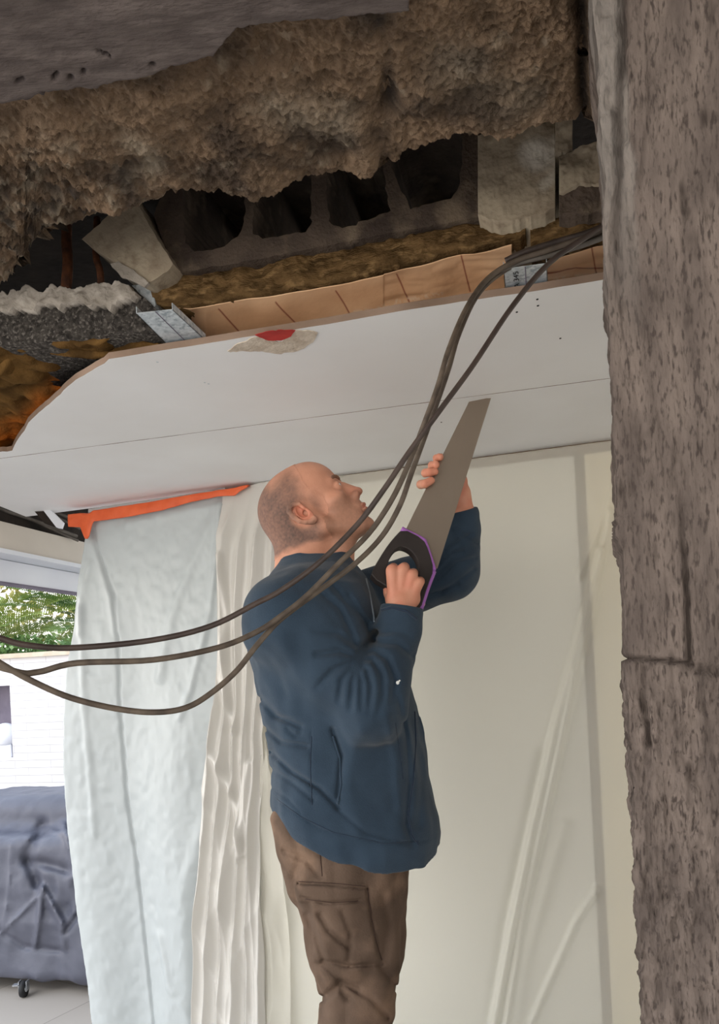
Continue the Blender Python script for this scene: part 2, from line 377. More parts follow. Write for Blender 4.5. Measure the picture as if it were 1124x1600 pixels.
    def obj(s, name, h, m, parent=None, attrf=None):
        V, Fc = s.mesh(h); me = bpy.data.meshes.new(name)
        loc = np.zeros(3)
        if parent is not None: loc = np.array(parent.matrix_world.translation)
        me.vertices.add(len(V)); me.vertices.foreach_set('co', (V - loc).ravel()); me.loops.add(Fc.size); me.loops.foreach_set('vertex_index', Fc.ravel().astype(np.int32))
        me.polygons.add(len(Fc)); me.polygons.foreach_set('loop_start', np.arange(0, Fc.size, 4, dtype=np.int32)); me.update(calc_edges=True)
        me.polygons.foreach_set('use_smooth', [True] * len(Fc))
        if attrf:
            for k, a in attrf(V).items(): at = me.attributes.new(k, 'FLOAT', 'POINT'); at.data.foreach_set('value', np.clip(a, 0, 1).astype(np.float32))
        me.validate(); o = link(name, me, m, parent); o['_'] = 0; del o['_']; return o, V, Fc

# ================================================================== SETTING
flo = struct(box('floor', (-1, 4, -.05), (16, 16, .1), 'floor'))
# rear wall behind the masking film
sL, sJ0, sJ1 = -.215, .668, .713
def s_of(px, py, off=0.0): p = PW(px, py, off); return float((p - W0) @ WD)
sL = s_of(352, 900); sJ0 = s_of(919, 1150); sJ1 = s_of(935, 1150)
ZC = CAMZ + .62
wr = struct(wallbox('wall_rear', sL, sJ0, 0, ZC, 0, -.12, 'wall'))
struct(wallbox('wall_rear.001', sJ1, 3.0, 0, ZC, 0, -.12, 'cream'))
struct(wallbox('trim_1', sJ0, sJ1, 0, ZC, -.03, -.12, 'tan'))
struct(wallbox('trim_2', sL, 3.0, ZC - .030, ZC - .001, .004, 0, 'tan'))
# ceiling boards: far sheet and near sheet with a bite out of its corner
def ceil_poly(name, pts, parent=None):
    return struct(prism(name, [[p for p in pts]], (0, 0, .0125), ['board', 'board_edge'], parent, mi_side=1))
wl = lambda s: WP(s, .0, ZC)
J = 1.857
far = [UV(-1.715, J, .62)]
for u in np.linspace(-1.7, 2.4, 160): far.append(UV(u, J + .0012 * noise(np.array([u, 0, 0]), 40, 3), .62))
far += [wl(2.4), wl(s_of(95, 805) - .15)]
c2 = ceil_poly('ceiling', far)
bite = [PZ(x, y, .62) for x, y in jag([(-420, 712), (-80, 712), (-5, 706), (20, 704), (30, 684), (50, 655), (82, 626), (118, 594), (163, 568)], 7, 1.5, 4, closed=False)]
near = bite[:]
for u in np.linspace(float((bite[-1]) @ UD) + .02, 2.4, 120): near.append(UV(u, 1.372 + .0015 * noise(np.array([u, 0, 0]), 30, 5) - .004 * math.exp(-((u + .2) / .1) ** 2), .62))
near += [UV(2.4, J - .0022, .62)] + [UV(u, J - .0022 - .0012 * abs(noise(np.array([u, 3, 0]), 60, 8)), .62) for u in np.linspace(2.3, -1.7, 160)] + [UV(-1.715, J - .0022, .62)]
near = [p for p in near if p @ UD > -1.716]
c1 = ceil_poly('ceiling', near)
for x, y in ((320, 598), (326, 600), (840, 468), (841, 478), (876, 529), (808, 488), (690, 660), (246, 566)):
    c = PZ(x, y, .6195); V = [c + np.array([.0022 * math.cos(t), .0028 * math.sin(t), 0]) for t in np.linspace(0, 2 * math.pi, 9)[:-1]]
    prism('screw_head', [V], (0, 0, .002), 'galv' if x < 400 else 'black', c1)
# unseen upper slab, added over everything to block the sky light
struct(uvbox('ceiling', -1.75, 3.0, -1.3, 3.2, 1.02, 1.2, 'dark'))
# left opening: lintel, cavity above it, blind box outside it
struct(uvbox('trim_3', -2.05, -1.90, .9, 3.15, .50, .60, 'beam'), 'beige lintel over the patio opening')
struct(uvbox('trim_4', -2.05, -1.885, .9, 3.15, .484, .50, 'blind'))
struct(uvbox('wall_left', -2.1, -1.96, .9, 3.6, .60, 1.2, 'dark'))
bc = empty('roller_blind_box', UV(-2.0, 2.2, .4)); L0 = np.array(bc.location)
def kid(o, par): o.location = -np.array(par.location); return o
kid(uvbox('blind_box', -2.03, -1.98, .9, 3.2, .400, .482, 'blind', bc), bc)
kid(uvbox('bottom_rail', -2.03, -1.975, .9, 3.2, .394, .400, 'niche', bc), bc)
tag(bc, 'long white blind housing outside, under the beige lintel above the palms', 'blind box')

# ------------------------------------------------------------------ right-hand block wall, close to the camera
edge = [(0, -5), (60, -1), (100, 3), (200, 0), (290, 5), (350, 0), (420, -5), (455, 1), (500, -1), (560, 2), (640, 0), (790, 0), (812, -2), (816, -5), (826, -3), (829, -9), (838, -2), (845, -8), (856, -9), (862, -3), (872, -3), (880, 3), (1049, 3), (1053, -1), (1075, -1), (1110, 1), (1300, 0), (1600, 0)]
zs = np.concatenate([np.linspace(-.0, .98, 40)[:-1], np.linspace(.98, 2.62, 620)])
path = []   # (X, Y) in plan: back of the arris, arris, then the face
E0 = np.array([.2405, .72]); sd_ = np.array([.30, .954]); fd = np.array([.90, -.436])
for t in np.linspace(.16, .0, 26)[:-1]: path.append((E0 + sd_ * t, 1, t))
for t in np.concatenate([np.linspace(0, .2, 230), np.linspace(.21, 1.6, 30)]): path.append((E0 + fd * t, 0, t))
nx = len(path); XY = np.array([p[0] for p in path]); side = np.array([p[1] for p in path]); tt = np.array([p[2] for p in path])
Zg, Ig = np.meshgrid(zs, np.arange(nx), indexing='ij'); Xg = XY[Ig, 0]; Yg = XY[Ig, 1]; S = side[Ig]; T = tt[Ig]
pyg = CY - F * ((Zg - CAMZ) / .72); pxg = 562 + F * (Xg / Yg) * cr - F * ((Zg - CAMZ) / Yg) * sr
Q = np.stack([Xg, Yg, Zg], -1); Qs = Q * np.array([1, 1, .3])
disp = .0018 * fbm(Qs, 120, 3, 3) + .003 * noise(Q, 14, 9)
disp -= .004 * np.clip(fbm(Qs, 200, 2, 31) - .55, 0, 1)
low = sstep(CAMZ - .015, CAMZ - .03, Zg); disp += low * .0035 * fbm(Q * np.array([1, 1, .5]), 150, 3, 77)
up = sstep(CAMZ + .25, CAMZ + .5, Zg)
str1 = np.exp(-((pxg - (968 + 6 * noise(Q * np.array([0, 0, 1]), 12, 5))) / 8) ** 2) * sstep(600, 300, pyg)
disp -= .006 * str1
step = sstep(-.003, .003, Xg - (E0[0] + .024) + .004 * noise(Q, 30, 6))
disp -= (1 - step) * (.004 + .004 * fbm(Q, 60, 3, 12)) * up * (1 - S)
g1 = crease(pxg, pyg, [(1060, 740), (1066, 850), (1072, 930), (1078, 1055)], 5, 1) * (pyg < 1058) * sstep(730, 980, pyg)
jt = crease(pxg, pyg, [(975, 1049), (1040, 1056), (1082, 1062)], 3.2, 1); j2 = crease(pxg, pyg, [(1075, 1068), (1200, 1085)], 9, .8)
g3 = crease(pxg, pyg, [(1006, 1065), (1008, 1150)], 5, .6) + crease(pxg, pyg, [(1013, 1150), (1014, 1185)], 4, 1); g4 = crease(pxg, pyg, [(1012, 100), (1015, 220), (1000, 330)], 4, .5 + 0 * pxg)
disp -= .006 * g1 + .006 * jt + .006 * j2 + .006 * g3 + .004 * g4
nrm = np.where(S[..., None] > 0, np.array([-.954, .30, 0]), np.array([-.436, -.90, 0]))
ex = ipl([(y, e) for y, e in edge], pyg) * .72 / F
blend = np.exp(-(T / .016) ** 2)
Q = Q + nrm * disp[..., None]; Q[..., 0] += ex * np.where(S > 0, 1, blend) + .0008 * fbm(Q, 150, 2, 9)
dk = np.clip(.9 * g1 + jt + .6 * j2 + .7 * g3 + .7 * str1 + .4 * g4 + .9 * np.clip(fbm(Qs, 120, 3, 61) - .5, 0, 1) + .5 * S * (noise(Qs, 90, 2) > 0), 0, 1)
pl = np.clip((1 - step) * up * .35 + .3 * low * 0, 0, 1)
nV = Q.reshape(-1, 3); wv = obj('wall_right', nV, grid_faces(nx, len(zs)), 'pillar', None, True, {'dark': dk, 'pale': pl}); struct(wv, 'sawn edge of the rough grey block wall at the right')
i0, i1 = 0, nx - 1
A_, B_ = XY[i0], XY[i1]; back = [tuple(A_ + [.012, .0]), tuple(B_ + np.array([.09, .19]) * 0 + [0, .02]), tuple(B_ + np.array([.09, .20])), tuple(A_ + np.array([.03, .005]))]
hexa('wall_right_core', [(x, y, z) for z in (0, 2.6) for x, y in [tuple(E0 + sd_ * .02 + [.012, 0]), tuple(E0 + fd * 1.58 + [0, .02]), tuple(E0 + fd * 1.58 + sd_ * .158), tuple(A_ + [.004, -.002])]], 'pillar', wv)

# ------------------------------------------------------------------ broken soffit overhead
farE = [(-220, 470), (0, 455), (18, 448), (40, 425), (48, 405), (66, 382), (95, 370), (128, 372), (150, 366), (175, 350), (205, 338), (250, 330), (330, 318), (420, 312), (450, 299), (500, 288), (540, 279), (582, 277), (596, 264), (618, 258), (640, 243), (670, 236), (700, 224), (735, 215), (780, 220), (805, 216), (850, 200), (890, 196), (925, 205), (1010, 205)]
def soff(px, py):
    h, v = (px - 562) / F * cr + (CY - py) / F * sr, -(px - 562) / F * sr + (CY - py) / F * cr
    Y = .58 / (v - .1); return np.stack([h * Y, Y, CAMZ + v * Y], -1)
xs = np.arange(-200, 1000, 2.2); nxg = len(xs); rows = []; ts = np.concatenate([np.linspace(0, 1, 230), np.linspace(1.02, 2.0, 20)])
fe = ipl(farE, xs) + 3.5 * fbm(np.stack([xs, 0 * xs, 0 * xs], -1), .06, 4, 5)
PYg = fe[None, :] + (-30 - fe)[None, :] * ts[:, None]; PXg = np.broadcast_to(xs, PYg.shape)
B = soff(PXg, PYg)
dn = .016 * fbm(B, 9, 2, 1) + .003 * ridge(B, 30, 2, 2) + .0018 * ridge(B, 95, 2, 22) + .0042 * fbm(B, 170, 2, 3)
lf = sstep(330, 60, PXg) * sstep(150, 280, PYg)                              # coarser, deeper crumbling low on the left
dn -= lf * (.022 * np.abs(fbm(B, 26, 3, 41)) + .006 * fbm(B, 160, 2, 8))
crk = crease(PXg, PYg, [(588, -40), (598, 60), (612, 150), (600, 215), (606, 270)], 13, 1) * np.clip(.5 + .9 * noise(B, 22, 71), 0, 1); dn -= .014 * crk
e2 = crease(PXg, PYg, [(905, -40), (912, 60), (910, 140), (918, 210)], 10, 1); dn -= .02 * e2
dn += .012 * crease(PXg, PYg, [(560, 200), (575, 268)], 22, 1)
dn += .02 * np.exp(-((PYg - fe) / -10) ** 2) * -1                            # rounded lip
B2 = B.copy(); B2[..., 2] -= dn
B2 = np.concatenate([np.array([B2[0] + np.array([0, .03 * k * 0, 0.0]) + np.array([0, .012 * math.sin(k * 1.4), .05 * k]) for k in (6, 4, 2, 1, .4)]), B2], 0)
pad = lambda a: np.concatenate([np.repeat(a[:1], 5, 0), a], 0)
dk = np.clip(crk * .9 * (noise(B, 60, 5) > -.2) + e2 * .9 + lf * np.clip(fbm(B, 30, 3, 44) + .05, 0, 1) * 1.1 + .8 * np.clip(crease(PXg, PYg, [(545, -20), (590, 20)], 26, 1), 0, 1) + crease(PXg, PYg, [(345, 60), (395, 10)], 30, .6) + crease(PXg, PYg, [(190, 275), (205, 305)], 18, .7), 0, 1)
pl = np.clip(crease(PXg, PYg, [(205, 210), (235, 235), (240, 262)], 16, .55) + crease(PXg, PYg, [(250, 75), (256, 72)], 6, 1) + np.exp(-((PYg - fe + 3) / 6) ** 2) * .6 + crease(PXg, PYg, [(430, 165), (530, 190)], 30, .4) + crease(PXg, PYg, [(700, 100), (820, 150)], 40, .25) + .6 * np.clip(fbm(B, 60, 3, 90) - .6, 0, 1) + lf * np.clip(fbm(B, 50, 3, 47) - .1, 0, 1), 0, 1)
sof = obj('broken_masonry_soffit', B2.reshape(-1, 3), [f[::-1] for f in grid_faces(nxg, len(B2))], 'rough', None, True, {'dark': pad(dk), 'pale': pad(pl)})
s_ = sof.modifiers.new('thickness', 'SOLIDIFY'); s_.thickness = .06; s_.offset = 1
tag(sof, 'broken brown rubble underside of the cut masonry filling the top', 'masonry')
# smooth grey render still on the upper left
rb = [(-220, 150), (-60, 128), (0, 122), (30, 118), (60, 112), (100, 104), (150, 100), (180, 88), (230, 80), (260, 66), (330, 50), (350, 20), (370, 2), (420, -8), (520, -16), (640, -25)]
xs2 = np.arange(-200, 640, 3.0); fe2 = ipl(rb, xs2) + 2.5 * fbm(np.stack([xs2, 0 * xs2, 0 * xs2], -1), .09, 3, 15); t2 = np.linspace(0, 1, 110)
PY2 = fe2[None, :] + (-330 - fe2)[None, :] * t2[:, None]; PX2 = np.broadcast_to(xs2, PY2.shape); R2 = soff(PX2, PY2); R2[..., 2] -= .026 + .0022 * fbm(R2 * np.array([1, 3, 1]), 20, 3, 6)
pit = sum(crease(PX2, PY2, [p, (p[0] + dx, p[1] + dy)], wd, 1) for p, dx, dy, wd in [((108, 85), 1, 0, 4), ((82, 84), 6, -5, 3), ((25, 88), 8, -4, 3), ((128, 76), 2, -6, 3), ((60, 110), 30, 5, 1.5), ((235, 62), 3, 0, 3), ((150, 40), 20, 6, 1.5)])
R2[..., 2] += .006 * np.clip(pit, 0, 1)
R2 = np.concatenate([[R2[0] + np.array([0, .0, .035])], R2], 0); pit = np.concatenate([pit[:1] + .6, pit], 0)
rd = obj('render_coat', R2.reshape(-1, 3), [f[::-1] for f in grid_faces(len(xs2), len(R2))], 'render', None, True, {'dark': np.clip(pit, 0, 1)})
s_ = rd.modifiers.new('thickness', 'SOLIDIFY'); s_.thickness = .012; s_.offset = 1
tag(rd, 'smooth grey render patch left on the masonry at the upper left', 'render')

# ------------------------------------------------------------------ cut edge of the floor structure
hb = lambda pts, v0, **k: [PV(x, y, v0) for x, y in jag(pts, **k)]
blk = prism('hollow_block', [hb([(240, 335), (262, 400), (278, 426), (420, 402), (600, 366), (754, 338), (748, 210), (700, 130), (300, 200)], 1.33, amp=1.5, seed=2),
    hb([(284, 240), (286, 340), (289, 382), (305, 392), (345, 388), (372, 370), (383, 335), (385, 240)], 1.33, amp=2.5, seed=3),
    hb([(398, 225), (397, 330), (395, 366), (410, 373), (478, 362), (487, 345), (486, 225)], 1.33, amp=2.5, seed=4),
    hb([(508, 200), (510, 300), (516, 352), (535, 355), (575, 344), (610, 330), (604, 300), (590, 200)], 1.33, amp=2.5, seed=5),
    hb([(606, 200), (612, 262), (628, 300), (642, 326), (705, 310), (718, 290), (723, 230), (726, 180), (640, 180)], 1.33, amp=2, seed=6)], VD * .3, 'block')
tag(localise(blk), 'grey hollow floor block showing four open dark cells in its cut face', 'block')
# dark sheet put behind the open cells in place of their shade
bv = prism('hollow_block_back', [hb([(262, 420), (754, 330), (748, 130), (262, 220)], 1.62, amp=0, seed=2)], VD * .02, 'dark', blk); bv.name = 'dark_cell_back'; bv.location = -np.array(blk.location)
jl = prism('concrete_joist', [hb([(128, 374), (160, 345), (205, 300), (225, 338), (270, 412), (266, 420), (236, 441), (222, 442), (180, 410)], 1.30, amp=1.5, seed=7)], VD * .3, 'conc')
tag(localise(jl), 'pale concrete joist end left of the hollow block', 'joist')
jp = prism('plaster_smear', [hb([(172, 412), (185, 408), (208, 422), (232, 441), (226, 448), (190, 432)], 1.295, amp=1.5, seed=8)], VD * .006, 'plaster', jl); jp.location = -np.array(jl.location)
def relief(name, pts_lo, pts_hi, v0, thick, m, amp, sc, n=(160, 50), bulge=.0, seed=0, attrs=None, x0=None, x1=None, skirt=True):
    """a cut face between two traced edges, rough, with its own depth behind it"""
    x0 = x0 if x0 is not None else max(pts_lo[0][0], pts_hi[0][0]); x1 = x1 if x1 is not None else min(pts_lo[-1][0], pts_hi[-1][0])
    xs = np.linspace(x0, x1, n[0]); ja = 6 if 'plaster' in name else 1.5; lo = ipl(pts_lo, xs) + ja * fbm(np.stack([xs, 0 * xs, 0 * xs], -1), .1, 3, seed); hi = ipl(pts_hi, xs) + ja * fbm(np.stack([xs, 9 + 0 * xs, 0 * xs], -1), .1, 3, seed)
    t = np.linspace(0, 1, n[1]); PX = np.broadcast_to(xs, (n[1], n[0])); PY = lo[None] + (hi - lo)[None] * t[:, None]
    h, v = (PX - 562) / F * cr + (CY - PY) / F * sr, -(PX - 562) / F * sr + (CY - PY) / F * cr
    Y = v0 / (h * SA + CA); G = np.stack([h * Y, Y, CAMZ + v * Y], -1)
    d = amp * fbm(G, sc, 4, seed) * (sstep(-.1, .3, t)[:, None] if 'wool' in name else 1) + bulge * np.sin(np.pi * t)[:, None] ** .5
    G = G - VD * d[..., None]; back = G + VD * thick + np.array([0, 0, .03 if 'wool' in name else 0])
    V = np.concatenate([back[:1], G, back[-1:]], 0); V[0, :, 2] += .0; 
    at = {}
    if attrs:
        for k, a in attrs(PX, PY).items(): at[k] = np.concatenate([a[:1], a, a[-1:]], 0)
    o = obj(name, V.reshape(-1, 3), grid_faces(n[0], n[1] + 2), m, None, True, at)
    bm = bmesh.new(); bm.from_mesh(o.data); bm.verts.ensure_lookup_table(); bv_ = bm.verts; N0, N1 = n[0], n[1] + 2
    for i in range(N0 - 1): bm.faces.new((bv_[i], bv_[(N1 - 1) * N0 + i], bv_[(N1 - 1) * N0 + i + 1], bv_[i + 1]))
    for c_ in (0, N0 - 1): bm.faces.new([bv_[j * N0 + c_] for j in range(N1)])
    bmesh.ops.recalc_face_normals(bm, faces=bm.faces); bm.to_mesh(o.data); bm.free()
    return localise(o)
jr = relief('concrete_joist', [(752, 335), (765, 344), (800, 346), (840, 338), (868, 325)], [(742, 150), (800, 150), (868, 150)], 1.31, .3, 'conc', .003, 30, (100, 120), x0=747, x1=868, seed=5,
            attrs=lambda X, Y: {'pale': np.clip(np.exp(-(((X - 838) / 26) ** 2 + ((Y - 242) / 24) ** 2) ** 2) + .5 * crease(X, Y, [(850, 290), (870, 270), (868, 220)], 8, 1), 0, 1)})
tag(jr, 'pale concrete joist end with a white plaster splash right of the hollow block', 'joist')
st = relief('broken_stone', [(874, 300), (880, 302), (905, 290), (940, 288)], [(874, 245), (895, 236), (925, 226), (945, 222)], 1.30, .2, 'conc', .008, 25, (50, 50), seed=15)
tag(st, 'buff broken stone wedged between joist and right wall', 'stone')
st3 = relief('broken_stone', [(874, 332), (900, 333), (945, 325)], [(874, 300), (905, 290), (945, 286)], 1.305, .2, 'block', .006, 30, (50, 30), seed=17)
tag(st3, 'dark broken stone below the buff stone beside the right wall', 'stone')
st2 = relief('broken_stone', [(868, 240), (895, 232)], [(868, 150), (895, 150)], 1.30, .2, 'conc', .006, 30, (30, 50), seed=16)
tag(st2, 'small buff stone fragment above the wedged broken stone', 'stone')
cb = relief('concrete_beam', [(-220, 545), (0, 538), (120, 530), (262, 512)], [(-220, 470), (0, 470), (60, 462), (150, 446), (205, 446), (262, 500)], 1.34, .25, 'cavity', .004, 50, (170, 50), seed=21)
tag(cb, 'dark speckled concrete beam beneath the rusty bars at the left', 'beam')
pp = relief('plaster_band', [(-60, 485), (0, 484), (60, 478), (110, 474), (150, 480), (175, 478), (212, 466)], [(-60, 458), (0, 456), (60, 450), (120, 446), (160, 436), (212, 452)], 1.318, .03, 'plaster', .005, 50, (120, 24), seed=23)
tag(pp, 'ragged white plaster band along the top of the dark beam', 'plaster')
for i, (a, b, r, lb) in enumerate([((104, 372), (103, 454), 9, 'rusty steel bar hanging in the dark cavity, thicker and left of two'), ((150, 398), (158, 450), 6, 'rusty steel bar in the dark cavity, thinner and right of two')]):
    q0, q1 = PV(a[0], a[1], 1.36), PV(b[0], b[1], 1.33)
    o = tube('reinforcing_bar', [q0 + np.array([0, .02, .08]), q0, (q0 + q1) / 2 + np.array([.003, 0, 0]), q1], r / 900, 'rust'); tag(localise(o), lb, 'steel bar', 'rusty bars in the left cavity')
# insulation, backing paper, steel channels
def wooll(name, lo, hi, v0, lab, seed, x0, x1, n):
    o = relief(name, lo, hi, v0, .25, 'wool', .009, 28, n, .006, seed, x0=x0, x1=x1); return tag(o, lab, 'insulation')
wooll('mineral_wool_batt', [(240, 474), (256, 480), (300, 478), (400, 461), (500, 443), (600, 421), (700, 396), (828, 368)], [(240, 436), (300, 428), (400, 415), (500, 395), (600, 372), (660, 362), (700, 352), (770, 342), (800, 348), (826, 352)], 1.352, 'long brown mineral wool batt with torn edge below the hollow block', 31, 241, 822, (420, 44))
wooll('mineral_wool_batt', [(829, 378), (880, 372), (945, 366)], [(829, 346), (870, 340), (945, 334)], 1.352, 'short brown mineral wool batt end beside the right wall', 33, 829, 945, (90, 30))
def paper(name, up_, lo_, x0, x1, lab, lines, words=None, pl_=(1.362, 1.50)):
    n = int((x1 - x0) / 1.3); m = 40; xs = np.linspace(x0, x1, n); t = np.linspace(0, 1, m); U = ipl(up_, xs); Lw = ipl(lo_, xs)
    PX = np.broadcast_to(xs, (m, n)); PY = U[None] + (Lw - U)[None] * t[:, None]; v0 = pl_[0] + (pl_[1] - pl_[0]) * t[:, None] + 0 * PX
    h, v = (PX - 562) / F * cr + (CY - PY) / F * sr, -(PX - 562) / F * sr + (CY - PY) / F * cr; Y = v0 / (h * SA + CA); G = np.stack([h * Y, Y, CAMZ + v * Y], -1)
    G[..., 2] += .005 * fbm(G * np.array([1, .6, 1]), 9, 3, 3) + .0025 * ridge(G * np.array([.5, 1, 1]), 22, 2, 5) * (PX > 600)
    rdm = sum(crease(PX, PY, l_, 1.0, 1) for l_ in lines); wh = 0 * PX
    if words: wh = crease(PX, PY, words, 3.0, 1) * (noise(np.stack([PX, PY, 0 * PX], -1), .35, 4) > .0)
    o = sheet(name, G.reshape(-1, 3), n, m, 'kraft', None, .0006, {'red': np.clip(rdm, 0, 1), 'white': wh * .8}); return tag(localise(o), lab, 'backing paper')
paper('kraft_paper_backing', [(262, 482), (300, 484), (400, 467), (550, 440), (700, 403), (760, 392), (815, 378)], [(262, 482), (322, 534), (500, 509), (650, 483), (815, 456)], 268, 800, 'long tan kraft paper facing with red guide lines under the insulation',
      [[(342, 485), (380, 524)], [(431, 471), (469, 512)], [(525, 454), (553, 500)], [(620, 430), (645, 482)], [(721, 400), (735, 458)]], [(550, 487), (600, 476), (645, 466), (690, 458)])
paper('kraft_paper_backing', [(855, 410), (900, 398), (948, 385)], [(855, 452), (948, 440)], 855, 948, 'short tan kraft paper facing between steel channel and right wall', [[(855, 423), (948, 416)], [(925, 390), (935, 440)]], [(868, 436), (920, 430)])
def channel(pts, lab, mid, text=None):
    e = empty('steel_channel', PZ(*pts[0], .64)); L = np.array(e.location)
    a, b, c, d = [PZ(x, y, .6365) - L for x, y in pts]
    prism('web', [[a, b, c, d]], (0, 0, .0012), 'galv', e)
    prism('flange', [[a, d, d + np.array([0, 0, .012]), a + np.array([0, 0, .012])]], UD * .0012, 'galv', e)
    prism('flange', [[b, c, c + np.array([0, 0, .012]), b + np.array([0, 0, .012])]], -UD * .0012, 'galv', e)
    m0, m1 = [PZ(x, y, .6362) - L for x, y in mid]; tube('groove', [m0, m1], .0009, 'niche', e, 6)
    if text:
        fc = bpy.data.curves.new('printed_mark', 'FONT'); fc.body = text[0]; fc.size = text[3]; fc.extrude = .0001; o = bpy.data.objects.new('printed_mark', fc); COL.objects.link(o); bpy.context.view_layer.update(); me = bpy.data.meshes.new_from_object(o); bpy.data.objects.remove(o); me.name = 'printed_mark'; me.materials.clear(); o = link('printed_mark', me, 'black', e)
        q = PZ(*text[1], .6358) - L; x_ = PZ(806, 424, .6356) - PZ(808, 452, .6356); x_ /= np.linalg.norm(x_); z_ = np.array([0, 0, -1.]); y_ = np.cross(z_, x_); o.matrix_local = Matrix([[x_[i] * 1.9, y_[i], z_[i], q[i]] for i in range(3)] + [[0, 0, 0, 1]])
    return tag(e, lab, 'steel channel')
channel([(213, 490), (270, 484), (322, 532), (262, 539)], 'galvanised steel channel crossing at the left end of the kraft paper', [(243, 487), (292, 535)])
channel([(787, 421), (855, 412), (857, 450), (790, 459)], 'galvanised steel channel with printed figures behind the cables', [(821, 417), (823, 455)], ('A 345', (812, 449), 0, .0125))
fl = prism('steel_flange', [[PV(x, y, 1.345) for x, y in [(206, 446), (240, 442), (243, 478), (236, 482), (208, 456)]]], VD * .02, 'galv'); tag(localise(fl), 'bent dark steel hanger between beam and wool batt', 'steel hanger')
# loose orange glass wool over the missing board corner
gx = np.linspace(-1.72, -.70, 150); gv = np.linspace(1.35, 2.0, 100); GU, GV = np.meshgrid(gx, gv)
G = GU[..., None] * UD + GV[..., None] * VD; G[..., 2] = CAMZ + .672; dd = .022 * fbm(G, 13, 4, 3); G[..., 2] -= dd * np.where(GU < -.42, 1, .3); G[..., 2] = np.maximum(G[..., 2], CAMZ + .639)
qx, qy = proj(G); org = np.clip(crease(qx, qy, [(-10, 690), (30, 670), (60, 640), (110, 600)], 22, 1) * (noise(G, 30, 7) * .8 + .7) + crease(qx, qy, [(120, 590), (175, 575), (245, 558)], 9, .9), 0, 1)
o = sheet('glass_wool', G.reshape(-1, 3), len(gx), len(gv), 'wool_o', None, .012, {'orange': org}); tag(localise(o), 'torn brown and orange glass wool above the bitten ceiling board corner', 'insulation')
o = relief('glass_wool', [(-120, 600), (0, 590), (30, 545), (130, 560), (200, 560), (252, 552)], [(-120, 560), (0, 520), (20, 535), (60, 545), (140, 535), (200, 535), (252, 538)], 1.40, .06, 'wool_o', .014, 20, (140, 24), .01, 41); tag(o, 'ragged glass wool tuft hanging under the dark beam at the left', 'insulation')
# torn face paper with red foil
tp = prism('torn_paper', [[PZ(x, y, .6185) for x, y in jag([(355, 549), (372, 538), (395, 528), (412, 527), (440, 535), (458, 517), (485, 517), (497, 522), (490, 536), (466, 548), (440, 553), (400, 549)], 5, 2, 9)]], (0, 0, .0012), 'tornp'); tag(localise(tp), 'torn pale paper flap hanging at the ceiling board edge', 'paper')
rf = prism('red_foil', [[PZ(x, y, .6175) for x, y in jag([(398, 524), (415, 519), (440, 515), (462, 516), (455, 526), (440, 532), (420, 533)], 4, 1.2, 11)]], (0, 0, .0009), 'red'); tag(localise(rf), 'scrap of red foil in the torn paper at the board edge', 'foil')

# ------------------------------------------------------------------ cavity beside the lintel, far left
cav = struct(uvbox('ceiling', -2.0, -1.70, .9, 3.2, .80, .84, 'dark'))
random.seed(4)
for k, (pl_, r) in enumerate([([(-60, 742), (0, 765), (60, 790), (125, 815)], .006), ([(-60, 765), (0, 795), (50, 812), (120, 838)], .007), ([(-60, 775), (0, 788), (70, 822), (122, 845)], .005), ([(-60, 756), (10, 782), (70, 800), (125, 826)], .005)]):
    o = tube('grey_conduit', [PV(x, y, 2.62) if 0 else P(x, y, 2.78 + .5 * (x + 60) / 190) for x, y in pl_], r, 'greyc')
    tag(localise(o), ['thin grey conduit highest in the dark gap above the beige lintel', 'thickest grey conduit in the dark gap above the beige lintel', 'thin grey conduit lowest in the dark gap, just above the lintel', 'thin grey conduit passing the white bracket above the lintel'][k], 'conduit', 'grey conduits above the lintel')
br = prism('perforated_bracket', [[P(x, y, 2.80) for x, y in [(58, 785), (74, 792), (98, 816), (95, 825), (88, 824)]]], (0, .02, 0), 'blind'); tag(localise(br), 'white perforated metal bracket in the gap above the lintel', 'bracket')
bt = prism('dark_batten', [[P(x, y, 2.81) for x, y in [(36, 778), (58, 785), (88, 824), (70, 818)]]], (0, .03, 0), 'dark'); tag(localise(bt), 'dark timber batten beside the white bracket above the lintel', 'batten')

